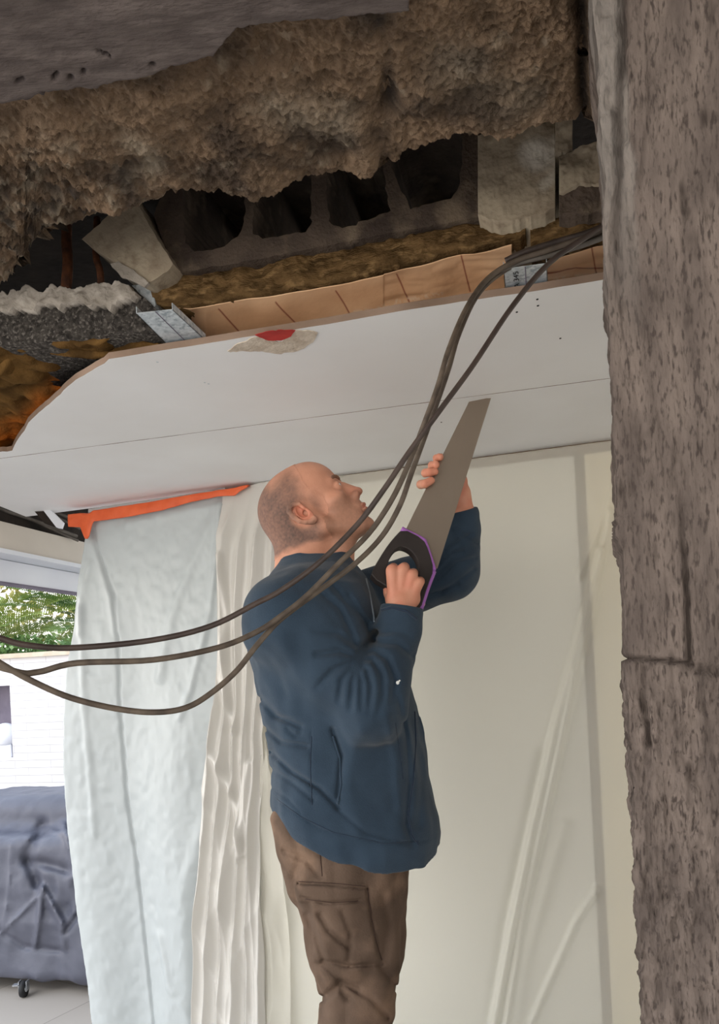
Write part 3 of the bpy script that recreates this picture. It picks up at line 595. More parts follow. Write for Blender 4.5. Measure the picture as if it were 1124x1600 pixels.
# ------------------------------------------------------------------ masking film
def film(name, xl, xr, y0, y1, off, m, disp, nx=120, ny=220, thick=.0004, top=None, attrs=None):
    t = np.linspace(0, 1, ny); s = np.linspace(0, 1, nx); ys = y0 + (y1 - y0) * t
    L = ipl([(y, x) for x, y in xl], ys); R = ipl([(y, x) for x, y in xr], ys); PX = L[:, None] + (R - L)[:, None] * s[None]; PY = np.broadcast_to(ys[:, None], PX.shape).copy()
    if top is not None: PY = np.maximum(PY, ipl(top, PX))
    G = np.stack([np.stack([PW(a, b, off) for a, b in zip(ra, rb_)]) for ra, rb_ in zip(PX, PY)])
    d = disp(PX, PY, G, s[None] + 0 * PX); G = G + WN * d[..., None]; G[..., 2] = np.clip(G[..., 2], .004, ZC - .002)
    return localise(sheet(name, G.reshape(-1, 3), nx, ny, m, None, thick))
def d_wall(X, Y, G, s):
    d = .003 * fbm(G, 3, 3, 8)
    for pts, wd, am in [([(938, 860), (915, 960), (872, 1120), (830, 1300), (770, 1610), (745, 1800)], 6, .022), ([(955, 800), (925, 960), (900, 1050), (860, 1240), (820, 1420), (790, 1610), (770, 1800)], 5, .018),
                        ([(900, 1050), (840, 1290), (800, 1450), (760, 1700)], 9, .010), ([(932, 1392), (900, 1440), (860, 1530), (825, 1610), (800, 1800)], 5, .012), ([(960, 760), (935, 830), (905, 900)], 5, .009), ([(880, 1290), (820, 1500), (790, 1700)], 12, .010), ([(850, 1180), (790, 1450), (765, 1650)], 10, -.008)]:
        d = d + crease(X, Y, pts, wd, am)
    d = d + sstep(725, 700, Y + .131 * (X - 750)) * .004 * ridge(G, 25, 2, 4)
    return d
topline = [(300, 775), (388, 762), (440, 745), (540, 743), (960, 688), (1300, 643)]
o = film('masking_film_sheet', [(345, 640), (345, 1800)], [(1150, 640), (1150, 1800)], 640, 1800, .022, 'sheet', d_wall, 300, 260, top=topline); tag(o, 'large milky plastic sheet masking the rear wall, with diagonal tension folds at right', 'plastic sheet')
def d_cur(X, Y, G, s):
    d = .006 * fbm(G * np.array([1, 1, .25]), 6, 3, 2) + .012 * sstep(0, 1, s) * 0
    d = d + .02 * np.sin(s * 9 + 1.2 + .8 * noise(G * np.array([0, 0, 1]), 1.5, 3)) * sstep(820, 1200, Y) + .0025 * fbm(G, 40, 2, 5)
    for pts, wd, am in [([(145, 830), (178, 930), (183, 1000), (183, 1110), (192, 1250), (207, 1350), (222, 1480), (238, 1620)], 2.5, -.012), ([(345, 790), (300, 880), (270, 960), (250, 1060)], 9, .012), ([(345, 800), (330, 950), (300, 1080), (285, 1120)], 5, .010), ([(148, 850), (175, 940), (182, 985)], 7, .010),
                        ([(330, 1250), (290, 1400), (300, 1600)], 12, .012), ([(250, 1460), (270, 1540), (320, 1610)], 6, .008), ([(130, 950), (135, 1100), (150, 1300)], 5, .008), ([(142, 880), (130, 930), (128, 990)], 5, .010), ([(345, 790), (280, 800), (200, 820)], 6, .007)]:
        d = d + crease(X, Y, pts, wd, am)
    return d
o = film('plastic_curtain', [(138, 780), (136, 822), (130, 860), (122, 920), (118, 980), (108, 1040), (103, 1120), (104, 1200), (110, 1300), (125, 1420), (140, 1520), (152, 1620), (160, 1850)], [(352, 780), (349, 900), (347, 1100), (330, 1190), (320, 1400), (314, 1600), (312, 1850)], 755, 1850, .045, 'curtain', d_cur, 130, 260, top=[(130, 796), (145, 794), (250, 778), (352, 762)])
tag(o, 'pale translucent plastic curtain hanging from the orange tape over the opening', 'plastic curtain')
def d_bun(X, Y, G, s):
    k = sstep(740, 900, Y)
    wv_ = s * 16 + 2.4 * noise(G * np.array([0, 0, 1]), 1.6, 6) + 1; d = .022 * (1 - np.abs(np.sin(wv_))) * (.3 + .7 * k) + .016 * ridge(G * np.array([1, 1, .14]), 12, 1, 12) + .010 * ridge(G * np.array([1, 1, .3]) + G[..., 2:3] * np.array([.25, 0, 0]), 13, 1, 35) * sstep(1050, 1200, Y) + .010 * ridge(G * np.array([1, 1, .3]) - G[..., 2:3] * np.array([.3, 0, 0]), 10, 1, 55) * sstep(1100, 1250, Y)
    d = d + crease(X, Y, [(345, 1180), (372, 1250), (385, 1330)], 5, .02) + crease(X, Y, [(395, 1190), (390, 1260), (380, 1340)], 5, .02) + crease(X, Y, [(352, 870), (362, 960), (352, 1060), (372, 1140)], 5, .015)
    return (d + .03 * (1 - s)) * (.1 + .9 * sstep(775, 850, Y))
o = film('bunched_plastic_sheet', [(349, 740), (347, 900), (345, 1100), (330, 1190), (318, 1400), (312, 1600), (310, 1850)], [(470, 740), (475, 900), (450, 1000), (415, 1150), (408, 1300), (418, 1600), (425, 1850)], 742, 1850, .05, 'bunch', d_bun, 110, 320, top=[(345, 768), (388, 760), (415, 752), (440, 744), (480, 742)])
tag(o, 'crumpled shiny plastic sheet bunched behind the man', 'plastic sheet')
o = film('loose_plastic_strip', [(400, 1100), (405, 1300), (412, 1600), (418, 1850)], [(408, 1100), (438, 1300), (452, 1440), (456, 1600), (458, 1850)], 1100, 1850, .045, 'sheet', lambda X, Y, G, s: .01 * ridge(G * np.array([1, 1, .3]), 14, 2, 4), 30, 120); tag(o, 'thin loose plastic strip beside the crumpled sheet behind his legs', 'plastic sheet')
# orange tape
ots = np.linspace(0, 1, 120); up_ = [(106, 801), (388, 757)]; lo_ = [(106, 823), (126, 824), (133, 842), (139, 842), (146, 815), (200, 808), (260, 796), (300, 784), (322, 780), (340, 776), (352, 775), (368, 775), (375, 768), (388, 761)]
xs = np.linspace(107, 388, 120); V = []
for j, t in enumerate(np.linspace(0, 1, 14)):
    for x in xs: a = ipl(up_, x); b = ipl(lo_, x); q = PW(x, a + (b - a) * t, .072); V.append(q + WN * (.004 * noise(q, 40, 3) + .003 * math.sin(t * 3)) - WN * (.05 * sstep(.15, 0, t)))
o = sheet('orange_tape', V, 120, 14, 'tape', None, .0004); tag(localise(o), 'orange masking tape strip holding the curtain top to the ceiling', 'tape')

# ------------------------------------------------------------------ patio
ZW = CAMZ + .262
pw = empty('patio_wall', (-2.6, 6.2, 0)); LW = np.array(pw.location)
# wall front runs along the house; niche left open at the frame edge
pu = lambda s, o_, z: LW * np.array([1, 1, 0]) + UD * s - VD * o_ + np.array([0, 0, z])
def pbox(name, s0, s1, o0, o1, z0, z1, m, par=pw):
    c = lambda s, o_, z: UD * s - VD * o_ + np.array([0, 0, z])
    ob = hexa(name, [c(s0, o0, z0), c(s1, o0, z0), c(s1, o1, z0), c(s0, o1, z0), c(s0, o0, z1), c(s1, o0, z1), c(s1, o1, z1), c(s0, o1, z1)], m, par); return ob
def sP(px, py):     # along / height on the patio wall's face
    h, v = ray(px, py); n = VD; Y = (LW[0] * n[0] + LW[1] * n[1]) / (h * n[0] + n[1]); q = P(px, py, Y); return float((q - LW) @ UD), float(q[2])
ns, nz1 = sP(15, 1071); _, nz0 = sP(20, 1184); ZW = sP(60, 1026)[1]
pbox('stone_face', -2.5, ns - .45, 0, -.25, 0, ZW, 'stone'); pbox('stone_face', ns, 3.5, 0, -.25, 0, ZW, 'stone')
pbox('stone_face', ns - .45, ns, 0, -.25, 0, nz0, 'stone'); pbox('stone_face', ns - .45, ns, 0, -.25, nz1, ZW, 'stone')
pbox('niche_back', ns - .45, ns, -.20, -.25, nz0, nz1, 'niche'); pbox('switch_plate', ns - .09, ns - .03, -.18, -.20, nz1 - .2, nz1 - .12, 'dome')
ce = sP(112, 1014)[0]
pbox('coping', -2.5, ce, .03, -.28, ZW, ZW + .035, 'cap')
for c_ in pw.children: pass
tag(pw, 'white split-stone garden wall with pale coping across the patio', 'garden wall')
nc = pu(ns - .12, -.08, nz0)
bm = bmesh.new(); bmesh.ops.create_uvsphere(bm, u_segments=24, v_segments=16, radius=.1)
for v in bm.verts: v.co.z = max(v.co.z, -.07) + .17
me = bpy.data.meshes.new('dome_lamp'); bm.to_mesh(me); bm.free()
for p_ in me.polygons: p_.use_smooth = True
dl = empty('dome_lamp', nc); g_ = link('globe', me, 'dome', dl); box('lamp_base', (0, 0, .05), (.13, .12, .1), 'dome', dl, bev=.005)
tag(dl, 'white globe lamp on a block in the garden wall niche', 'lamp')

# grill under its cover
ang = math.radians(-14); RG = np.array([[math.cos(ang), -math.sin(ang), 0], [math.sin(ang), math.cos(ang), 0], [0, 0, 1]])
GC = np.array([-1.74, 4.60, 0]); fld = Field()
def gbox(c, hd, r):
    c = np.asarray(c, float); hd = np.asarray(hd, float)
    def f(p):
        q = (p - GC) @ RG - c; e = np.abs(q) - hd + r; return np.sqrt((np.maximum(e, 0) ** 2).sum(-1)) + np.minimum(e.max(-1), 0) - r
    return f
fld.fn(gbox((0, 0, .44), (.64, .42, .38), .06), GC + [0, 0, .2], GC + [0, 0, .7], .8, .05)
fld.fn(gbox((-.05, .06, .80), (.56, .26, .20), .10), GC + [0, 0, .7], GC + [0, 0, .8], .7, .08)
def gpost(p, d):
    q = (p - GC) @ RG; low_ = sstep(.8, .55, p[..., 2]); px_, py_ = proj(p)
    d = d - low_ * .018 * (ridge(q * np.array([1, 1, .8]), 5.5, 2, 3) - .6) - .004 * fbm(q, 16, 3, 5)
    for pts, wd, am in [([(60, 1380), (40, 1340), (68, 1290)], 9, -.03), ([(45, 1345), (75, 1350), (110, 1360)], 8, -.03), ([(66, 1385), (62, 1420), (55, 1480)], 4, .025), ([(66, 1385), (95, 1440), (100, 1480)], 5, .02), ([(0, 1460), (30, 1430), (60, 1400)], 3, .012),
                        ([(100, 1290), (112, 1340), (116, 1370)], 6, .03), ([(0, 1455), (40, 1480), (95, 1485)], 5, -.018), ([(45, 1310), (70, 1295), (110, 1305)], 5, .015), ([(18, 1320), (12, 1400), (5, 1450)], 2.5, .01), ([(100, 1460), (130, 1420)], 4, -.015)]:
        d = d - crease(px_, py_, pts, wd, am) * (q[..., 1] < .1)
    return d
fld.post = gpost; fld.th = .09
ge = empty('covered_grill', GC); cv, _, _ = fld.obj('fabric_cover', .012, 'cover', ge)
def caster(p):
    e = empty('caster', p - GC); e.parent = ge; L = .042
    for r_, wd, m_, nm in ((L, .022, 'tyre', 'wheel'), (.016, .03, 'chrome', 'hub')):
        pts = [np.array([-wd / 2, 0, L]), np.array([wd / 2, 0, L])]; tube(nm, pts, r_, m_, e, 20, samples=1)
    for sx_ in (-1, 1): box('fork', (sx_ * .02, .0, .06), (.004, .035, .05), 'chrome', e)
    box('brake_lever', (-.035, -.01, .068), (.03, .03, .006), 'chrome', e)
    return e
cpos = P(38, 1556, 4.16); cpos[2] = 0
for d_ in (cpos, GC + RG @ np.array([.5, .33, 0]), GC + RG @ np.array([-.5, .33, 0]), GC + RG @ np.array([-.52, -.33, 0])): caster(np.asarray(d_, float))
tag(ge, 'covered grill on casters under a creased dark grey fabric cover', 'grill')

# planting behind the wall
random.seed(11)
def frond(root, dirv, length, droop, m, parent, nl=44, lw=.013, ll=.25):
    d = np.asarray(dirv, float); d /= np.linalg.norm(d); V, Fc = [], []; pts = []
    for i in range(nl + 1): t = i / nl; pts.append(root + d * length * t + np.array([0, 0, -droop * t * t]))
    for i in range(2, nl):
        p = pts[i]; tg = pts[i + 1] - pts[i - 1]; tg /= np.linalg.norm(tg); sdv = np.cross(tg, [0, 0, 1]); sdv /= np.linalg.norm(sdv) + 1e-9; upv = np.cross(sdv, tg)
        l_ = ll * math.sin(math.pi * min(1, .12 + i / nl * .9)) ** .6
        for sg in (-1, 1):
            e = p + (sdv * sg * .72 + tg * .62 + upv * .25) * l_; b = len(V); V += [p - tg * lw * .5, p + tg * lw * .5, (p + e) / 2 + tg * lw * .6, e]; Fc += [(b, b + 1, b + 2), (b, b + 2, b + 3)]
    for i in range(nl):
        b = len(V); V += [pts[i] - [0, 0, .006], pts[i] + [.006, 0, 0], pts[i + 1] + [.004, 0, 0], pts[i + 1] - [0, 0, .004]]; Fc.append((b, b + 1, b + 2, b + 3))
    return obj('frond', V, Fc, m, parent)
def palm(c, h0, n, L, lab, m, a0, a1, el=(.15, .9)):
    e = empty('sago_palm', c - np.array([0, 0, h0])); tube('trunk', [(0, 0, 0), (0, 0, h0 * .5), (0, 0, h0)], [.14, .13, .1], 'rust', e, 12)
    for i in range(n):
        a = a0 + (a1 - a0) * (i + random.uniform(-.3, .3)) / n; el_ = random.uniform(*el)
        frond(np.array([0, 0, h0]), (math.cos(a) * math.cos(el_), math.sin(a) * math.cos(el_), math.sin(el_)), L * random.uniform(.85, 1.1), random.uniform(.2, .5), m, e)
    tag(e, lab, 'palm')
h1 = P(-35, 1010, 7.4); palm(h1, h1[2], 28, 1.15, 'large sago palm with yellow-green fronds left behind the garden wall', 'frond', -3.1, 3.1)
h2 = P(150, 975, 7.8); palm(h2, h2[2], 28, 1.05, 'sago palm with darker fronds behind the garden wall by the curtain', 'frond2', -3.1, 3.1, (-.1, .8))
def foliage(name, c, ext, n, sz, m, lab, cat):
    V, Fc = [], []; rs = np.random.RandomState(len(name) + n)
    for i in range(n):
        p = rs.uniform(-1, 1, 3) * ext; a = rs.normal(size=3); a /= np.linalg.norm(a); b = np.cross(a, rs.normal(size=3)); b /= np.linalg.norm(b); s = sz * rs.uniform(.6, 1.3); k = len(V)
        V += [p - a * s, p + b * s * .45, p + a * s, p - b * s * .45]; Fc.append((k, k + 1, k + 2, k + 3))
    o = obj(name, V, Fc, m); o.location = tuple(map(float, c)); tag(o, lab, cat)
foliage('ivy', P(15, 1010, 6.9), np.array([.35, .12, .08]), 260, .035, 'leaf', 'bright green ivy leaves spilling above the garden wall coping', 'ivy')
hx_ = P(60, 1000, 10.0); V = []; nh = 60
for t in np.linspace(0, math.pi, 24):
    for u in np.linspace(-3, 3, nh): q = np.array([u, -.45 * math.cos(t), .95 * math.sin(t) ** .5 * 1.7]); V.append(q + .12 * np.array([0, -1, .6]) * fbm(q + 3, 2.2, 3, 9))
hc_ = obj('shrub_mass', V, grid_faces(nh, 24), 'frond2', None, True); hc_.location = (hx_[0], hx_[1], 0); tag(hc_, 'dark green clipped shrubbery mass behind the hedge leaves', 'shrub')
c = P(60, 1000, 9.5); foliage('hedge', c + np.array([0, 0, -1.0 + .0]), np.array([2.2, .5, 1.0]), 9000, .07, 'frond2', 'dense green hedge behind the palms', 'hedge')
c = P(70, 930, 10.5); foliage('dry_shrub', c, np.array([2.4, .6, .9]), 5200, .06, 'bush', 'sunlit yellow shrub high behind the palms', 'shrub')
# ================================================================== CABLES
def cable(pts, r, m, lab, w_):
    o = tube('black_cable', [P(x, y, Y) for x, y, Y in pts], r, m, None, 12); return tag(localise(o), lab, 'cable', w_)
G_ = 'cables looping down from the ceiling'
cable([(1420, 150, 1.22), (1200, 210, 1.22), (1010, 306, 1.23), (936, 357, 1.235), (860, 410, 1.235), (800, 480, 1.23), (740, 570, 1.21), (690, 638, 1.20), (640, 706, 1.20), (600, 765, 1.20), (560, 818, 1.20), (500, 878, 1.19), (440, 922, 1.18), (400, 943, 1.17), (330, 978, 1.15), (240, 1000, 1.12), (120, 1012, 1.08), (50, 1009, 1.05), (0, 997, 1.03), (-90, 960, 1.0), (-300, 850, .96), (-700, 640, .92)], .0042, 'cable', 'black cable lying highest across his shoulder and straightest to the ceiling', G_)
cable([(1420, 170, 1.24), (1200, 230, 1.24), (1010, 318, 1.25), (934, 362, 1.25), (860, 390, 1.265), (806, 408, 1.28), (762, 436, 1.28), (730, 480, 1.25), (702, 545, 1.22), (684, 605, 1.21), (662, 665, 1.21), (640, 722, 1.215), (614, 778, 1.215), (578, 832, 1.215), (530, 880, 1.205), (478, 932, 1.195), (440, 962, 1.185), (400, 988, 1.175), (340, 1012, 1.15), (240, 1031, 1.11), (120, 1036, 1.07), (60, 1050, 1.05), (20, 1048, 1.03), (-90, 1008, 1.01), (-300, 880, .97), (-700, 660, .93)], .0042, 'cable2', 'dusty cable crossing his jaw and running along the middle to the left', G_)
cable([(1420, 190, 1.25), (1200, 250, 1.25), (1010, 328, 1.26), (934, 368, 1.26), (860, 398, 1.275), (800, 416, 1.29), (750, 456, 1.29), (718, 520, 1.26), (700, 580, 1.24), (672, 660, 1.235), (643, 740, 1.235), (625, 790, 1.235), (597, 838, 1.235), (556, 880, 1.225), (500, 922, 1.215), (455, 955, 1.205), (430, 976, 1.195), (400, 1010, 1.18), (370, 1048, 1.165), (330, 1083, 1.15), (290, 1106, 1.13), (240, 1113, 1.11), (180, 1107, 1.09), (110, 1090, 1.06), (50, 1064, 1.04), (0, 1036, 1.02), (-90, 980, 1.0), (-300, 860, .97), (-700, 650, .94)], .0042, 'cable2', 'dusty cable sagging lowest at the left of the three', G_)
cable([(1420, 165, 1.25), (1200, 225, 1.25), (1010, 318, 1.265), (934, 358, 1.265), (870, 378, 1.28), (820, 394, 1.29), (790, 408, 1.30)], .005, 'cable', 'short black cable end above the printed steel channel', 'cable ends at the ceiling')
cable([(1420, 200, 1.25), (1200, 260, 1.25), (1010, 338, 1.255), (936, 374, 1.255), (870, 396, 1.27), (815, 410, 1.285), (780, 424, 1.29)], .004, 'greyc', 'short grey cable end beside the cable bundle by the right wall', 'cable ends at the ceiling')

# ================================================================== THE MAN
D0 = 1.84
def Mp(px, py, dy=0.0): return P(px, py, D0 + dy)
k_ = 678.0
man = empty('person', (Mp(555, 1300)[0], D0, .33))
HP = math.radians(35.5); HY = math.radians(-4)
Fv = np.array([math.cos(HP) * math.cos(HY), math.cos(HP) * math.sin(HY), math.sin(HP)]); Lv = np.array([-math.sin(HY), math.cos(HY), 0]); Uv = np.cross(Fv, Lv); 
HR = np.stack([Fv, Lv, Uv], 1); HC = Mp(485, 790, .0)
H = lambda x, y, z: HC + HR @ np.array([x, y, z])
def hl(p): return (p - HC) @ HR
fb = Field()
def hell(c, r, k=.012, sub=False, R=None): fb.ell(H(*c), r, HR if R is None else HR @ R, k, sub)
def hc(a, b, ra, rb, k=.012, sub=False): fb.cone(H(*a), H(*b), ra, rb, k, sub)
def roty(a): c, s = math.cos(a), math.sin(a); return np.array([[c, 0, s], [0, 1, 0], [-s, 0, c]])
# skull and face
hell((-.020, 0, .024), (.097, .077, .077))
hell((.026, 0, .020), (.060, .064, .066), .02)
hell((-.060, 0, -.008), (.056, .066, .058), .02)
hell((.034, 0, -.042), (.050, .056, .066), .02)
hell((.058, 0, -.092), (.030, .036, .030), .02)
for s in (-1, 1):
    hc((-.008, s * .058, -.068), (.060, s * .022, -.113), .014, .013, .024)
    hc((-.016, s * .062, -.030), (-.008, s * .058, -.066), .012, .014, .02)
    hell((.052, s * .046, -.036), (.022, .016, .014), .016)
    hc((.076, s * .010, .004), (.066, s * .040, .005), .0085, .009, .010)
hell((.0745, 0, -.117), (.0175, .021, .0155), .010)
for s in (-1, 1): hell((.091, s * .033, -.014), (.016, .0135, .0095), .008, True)
hc((.079, 0, -.002), (.098, 0, -.040), .0085, .0115, .008); hc((.076, 0, -.020), (.088, 0, -.046), .011, .013, .008); hc((.090, 0, -.010), (.1045, 0, -.040), .004, .007, .004); hell((.1065, 0, -.0455), (.0095, .0095, .0085), .006)
for s in (-1, 1):
    hell((.093, s * .0135, -.049), (.012, .0075, .0085), .005); hell((.099, s * .007, -.0585), (.006, .0035, .004), .002, True)
    hell((.0705, s * .031, -.0125), (.0132, .0145, .0132), .003)
    hc((.0845, s * .021, -.0062), (.0775, s * .044, -.008), .0026, .0024, .003)
    hell((.086, s * .034, -.0135), (.009, .0115, .0032), .001, True)
hell((.083, 0, -.070), (.014, .026, .018), .010)
hell((.0945, 0, -.0765), (.0080, .0215, .0050), .002); hell((.0920, 0, -.0870), (.0082, .0195, .0052), .002); hell((.0915, 0, -.0965), (.006, .018, .004), .005, True)
hc((.1005, -.018, -.0812), (.1005, .018, -.0812), .0012, .0012, .0015, True)
# ear
EO = np.array([-.026, -.0755, -.024]); ea = math.radians(16)
def ept(x, z, o): c, s = math.cos(ea), math.sin(ea); return EO + np.array([x * c + z * -s, -o, x * s * 1 + z * c])
for sgn in (1, -1):
    fe_ = lambda x, z, o: ept(x, z, o) * np.array([1, sgn, 1])
    c0 = fe_(0, .0, .006); fb.ell(H(*c0), (.017, .0055, .031), HR @ roty(-ea), .004)
    cc = fe_(.002, .000, .013); fb.ell(H(*cc), (.0125, .0095, .021), HR @ roty(-ea), .003, True)
    hx = [(.011, .006, .006), (.012, .018, .008), (.006, .028, .010), (-.006, .031, .013), (-.015, .024, .015), (-.0185, .010, .015), (-.017, -.006, .013), (-.011, -.018, .010), (-.003, -.026, .007), (.006, -.027, .005)]
    hx = [np.array(v) for v in hx]
    for a, b in zip(hx[:-1], hx[1:]): fb.cone(H(*fe_(*(a + np.array([0, 0, .004])))), H(*fe_(*(b + np.array([0, 0, .004])))), .0046, .0046, .002)
    ah = [(-.002, .020, .010), (-.010, .010, .012), (-.010, -.004, .011), (-.002, -.014, .010), (.006, -.014, .009)]
    for a, b in zip(ah[:-1], ah[1:]): fb.cone(H(*fe_(*a)), H(*fe_(*b)), .0028, .0028, .002)
    fb.cone(H(*fe_(.011, -.002, .007)), H(*fe_(.011, -.010, .008)), .004, .004, .003)
    fb.ell(H(*fe_(.002, -.026, .007)), (.009, .005, .008), HR, .004); fb.ell(H(*fe_(.005, -.003, .004)), (.0055, .009, .007), HR, .001, True)
# neck, trunk core, legs core
fb.cone(H(-.040, 0, -.045), Mp(488, 915), .056, .066, .03)
fb.cone(H(.020, 0, -.095), Mp(528, 905), .030, .036, .03)
fb.cone(H(-.05, 0, -.02), Mp(462, 905), .045, .05, .03)
fb.cone(Mp(500, 985), Mp(530, 1230), .14, .12, .06, fl=((1, 0, 0), .8))
fb.cone(Mp(455, 950, -.15), Mp(520, 945, .17), .06, .06, .05)
fb.cone(Mp(535, 1300, -.09), Mp(556, 1540, -.10), .080, .050, .03); fb.cone(Mp(556, 1540, -.09), Mp(552, 1850, -.10), .048, .040, .02)
fb.cone(Mp(555, 1300, .09), Mp(575, 1540, .10), .080, .050, .03); fb.cone(Mp(575, 1540, .10), Mp(575, 1850, .11), .048, .040, .02)
# saw geometry: the saw leans away from him towards the ceiling
SX, SY = 617.0, 929.0
def Ys(x, y): return 1.70 + .156 * ((x - SX) * 133 + (y - SY) * -307) / (133 ** 2 + 307 ** 2)
def Sp(x, y, o=0.0): return P(x, y, Ys(x, y) + o)
# near arm and hand
SH, EL, WR = Mp(455, 962, -.17), Mp(583, 1106, -.20), P(627, 962, 1.675)
fb.cone(SH, EL, .055, .042, .02); fb.cone(EL, WR, .043, .027, .02)
fb.cone(WR, P(626, 940, 1.675), .027, .027, .015, fl=((0, 1, 0), .8))
for (kx, ky), r in (((613, 889), .0135), ((629, 889), .0138), ((643, 898), .0132), ((653, 909), .0122)):
    fb.cone(P(625 + (kx - 628) * .45, 944, 1.675), P(kx, ky + 3, 1.668),   .0150, r, .0045)
fb.cone(P(618, 936, 1.682), P(644, 936, 1.682), .018, .018, .01)
for (kx, ky), r, L in (((613, 889), .0118, 1), ((630, 888), .0122, 1.05), ((644, 897), .0116, 1), ((655, 909), .0108, .85)):
    ys = Ys(kx, ky + 25); c = [P(kx, ky + 1, 1.667), P(kx + 2, ky - 1, ys + .012), P(kx + 4, ky + 20 * L, ys + .033), P(kx + 3, ky + 40 * L, ys + .026), P(kx, ky + 48 * L, ys + .014)]
    for i, (a, b) in enumerate(zip(c[:-1], c[1:])): fb.cone(a, b, r * (1, .95, .9, .85)[i], r * (.95, .9, .85, .78)[i], .0016)
tb = [P(614, 938, 1.690), P(610, 926, 1.706), P(606, 914, 1.728), P(612, 906, 1.744), P(622, 902, 1.748)]
for i, (a, b) in enumerate(zip(tb[:-1], tb[1:])): fb.cone(a, b, (.016, .0135, .0115, .0105)[i], (.0135, .0115, .0105, .009)[i], .006)
# far arm and the hand steadying the blade from behind
SH2, EL2, WR2 = Mp(530, 935, .17), P(706, 892, 1.955), P(722, 806, 1.865)
fb.cone(SH2, EL2, .055, .042, .02); fb.cone(EL2, WR2, .042, .029, .02)
fb.cone(WR2, P(716, 772, 1.853), .0285, .030, .012, fl=((0, 1, 0), .8))
for (kx, ky) in ((700, 733), (696, 745), (691, 757), (688, 770)):
    fb.cone(P(715, 785, 1.853), P(kx + 8, ky, Ys(kx, ky) + .030), .018, .0135, .010)
fb.cone(P(716, 778, 1.85), P(722, 752, 1.84), .017, .012, .01); fb.cone(P(722, 752, 1.84), P(716, 722, 1.835), .012, .0095, .006)
for (a, b, c, r) in (((702, 728), (680, 714.5), (686, 713), .0076), ((698, 740), (673, 726), (682, 727), .0086), ((694, 753), (663, 738), (680, 737), .0094), ((690, 768), (656, 756), (674, 751), .0098)):
    q = [P(a[0] + 6, a[1], Ys(*a) + .030), P(b[0] + 10, b[1], Ys(*b) + .024), P(b[0] + 2, b[1] + 1, Ys(*b) + .004), P(b[0] + 8, b[1], Ys(*b) - .0105), P(c[0], c[1], Ys(*c) - .0125)]
    rr_ = (1.08, 1.04, 1.0, .98, .86)
    for i in range(4): fb.cone(q[i], q[i + 1], r * rr_[i], r * rr_[i + 1], .0025)
def skin_attr(V):
    q = hl(V); px, py = proj(V); x, z = q[:, 0], q[:, 2]; head = (np.linalg.norm(q, axis=1) < .19)
    st_ = sstep(.012, -.02, z - (-.05 + .55 * (x - .01)) * 1) * sstep(-.03, .005, x) * sstep(-.155, -.13, z + 0 * x) * sstep(-.028, -.048, z)
    st_ = st_ * (.72 + .18 * noise(V, 260, 3)); lip = np.exp(-(((q[:, 0] - .097) / .010) ** 2 + ((z + .0815) / .0085) ** 2 + (q[:, 1] / .022) ** 2))
    ear = np.exp(-((np.linalg.norm(q - EO, axis=1)) / .034) ** 4) * (q[:, 1] < -.076)
    rd_ = np.maximum(ear * .40, np.exp(-((x - .10) / .02) ** 2 - ((z + .05) / .016) ** 2 - (q[:, 1] / .02) ** 2) * .7)
    hand = (~head) & (py < 965) & (px > 590); rd_ = np.maximum(rd_, hand * (.25 + .35 * noise(V, 45, 9)))
    return {'stubble': st_ * head * .85, 'lip': lip * head, 'red': rd_}
bo, bV, bF = fb.obj('body', .0024, 'skin', None, skin_attr)
# the body mesh itself is the person's own mesh
bpy.data.objects.remove(man); me_ = bo.data; base = np.array([Mp(555, 1300)[0], D0, .33]); bo.name = 'person'
a = np.empty(len(me_.vertices) * 3); me_.vertices.foreach_get('co', a); a = a.reshape(-1, 3) - base; me_.vertices.foreach_set('co', a.ravel()); me_.update()
bo.location = base; bpy.context.view_layer.update(); man = bo
tag(man, 'man in navy fleece and brown cargo trousers looking up while sawing the ceiling', 'person')
# cropped hair as a thin cap grown from the scalp
q = hl(bV); x, z, yy = q[:, 0], q[:, 2], q[:, 1]
hd_ = sstep(.020, -.022, x + .006 * noise(bV, 60, 3) - .20 * (z + .0) + .0) * sstep(-.085, -.068, z + .35 * x + .004 * noise(bV, 70, 4) + .02)
sb = np.exp(-(((x - .008) / .016) ** 2 + ((z + .018) / .024) ** 2)); hd_ = np.maximum(hd_, .6 * sb * (np.abs(yy) > .05))
top_ = sstep(.095, .055, z - .15 * x) * .75 + .25; hd_ = hd_ * np.maximum(top_, sstep(-.02, -.07, x))
earm = np.exp(-(np.linalg.norm((q * np.array([1, np.sign(1), 1]) - EO), axis=1) / .030) ** 6); hd_ = hd_ * (1 - np.clip(earm * 1.3, 0, 1)) * (np.linalg.norm(q, axis=1) < .16)
dens = np.clip(hd_ * (.80 + .12 * noise(bV, 300, 5) + .12 * noise(bV, 22, 6)), 0, 1)
keep = hd_ > .04; fk = keep[bF].all(1); Fh = bF[fk]; used = np.unique(Fh); mp_ = -np.ones(len(bV), int); mp_[used] = np.arange(len(used))
nn = np.empty(len(me_.vertices) * 3); me_.vertices.foreach_get('normal', nn); nn = nn.reshape(-1, 3)
hv = bV[used] + nn[used] * .0011 - base
ho = obj('hair', hv, mp_[Fh], 'hair', man, True, {'hair': dens[used]})
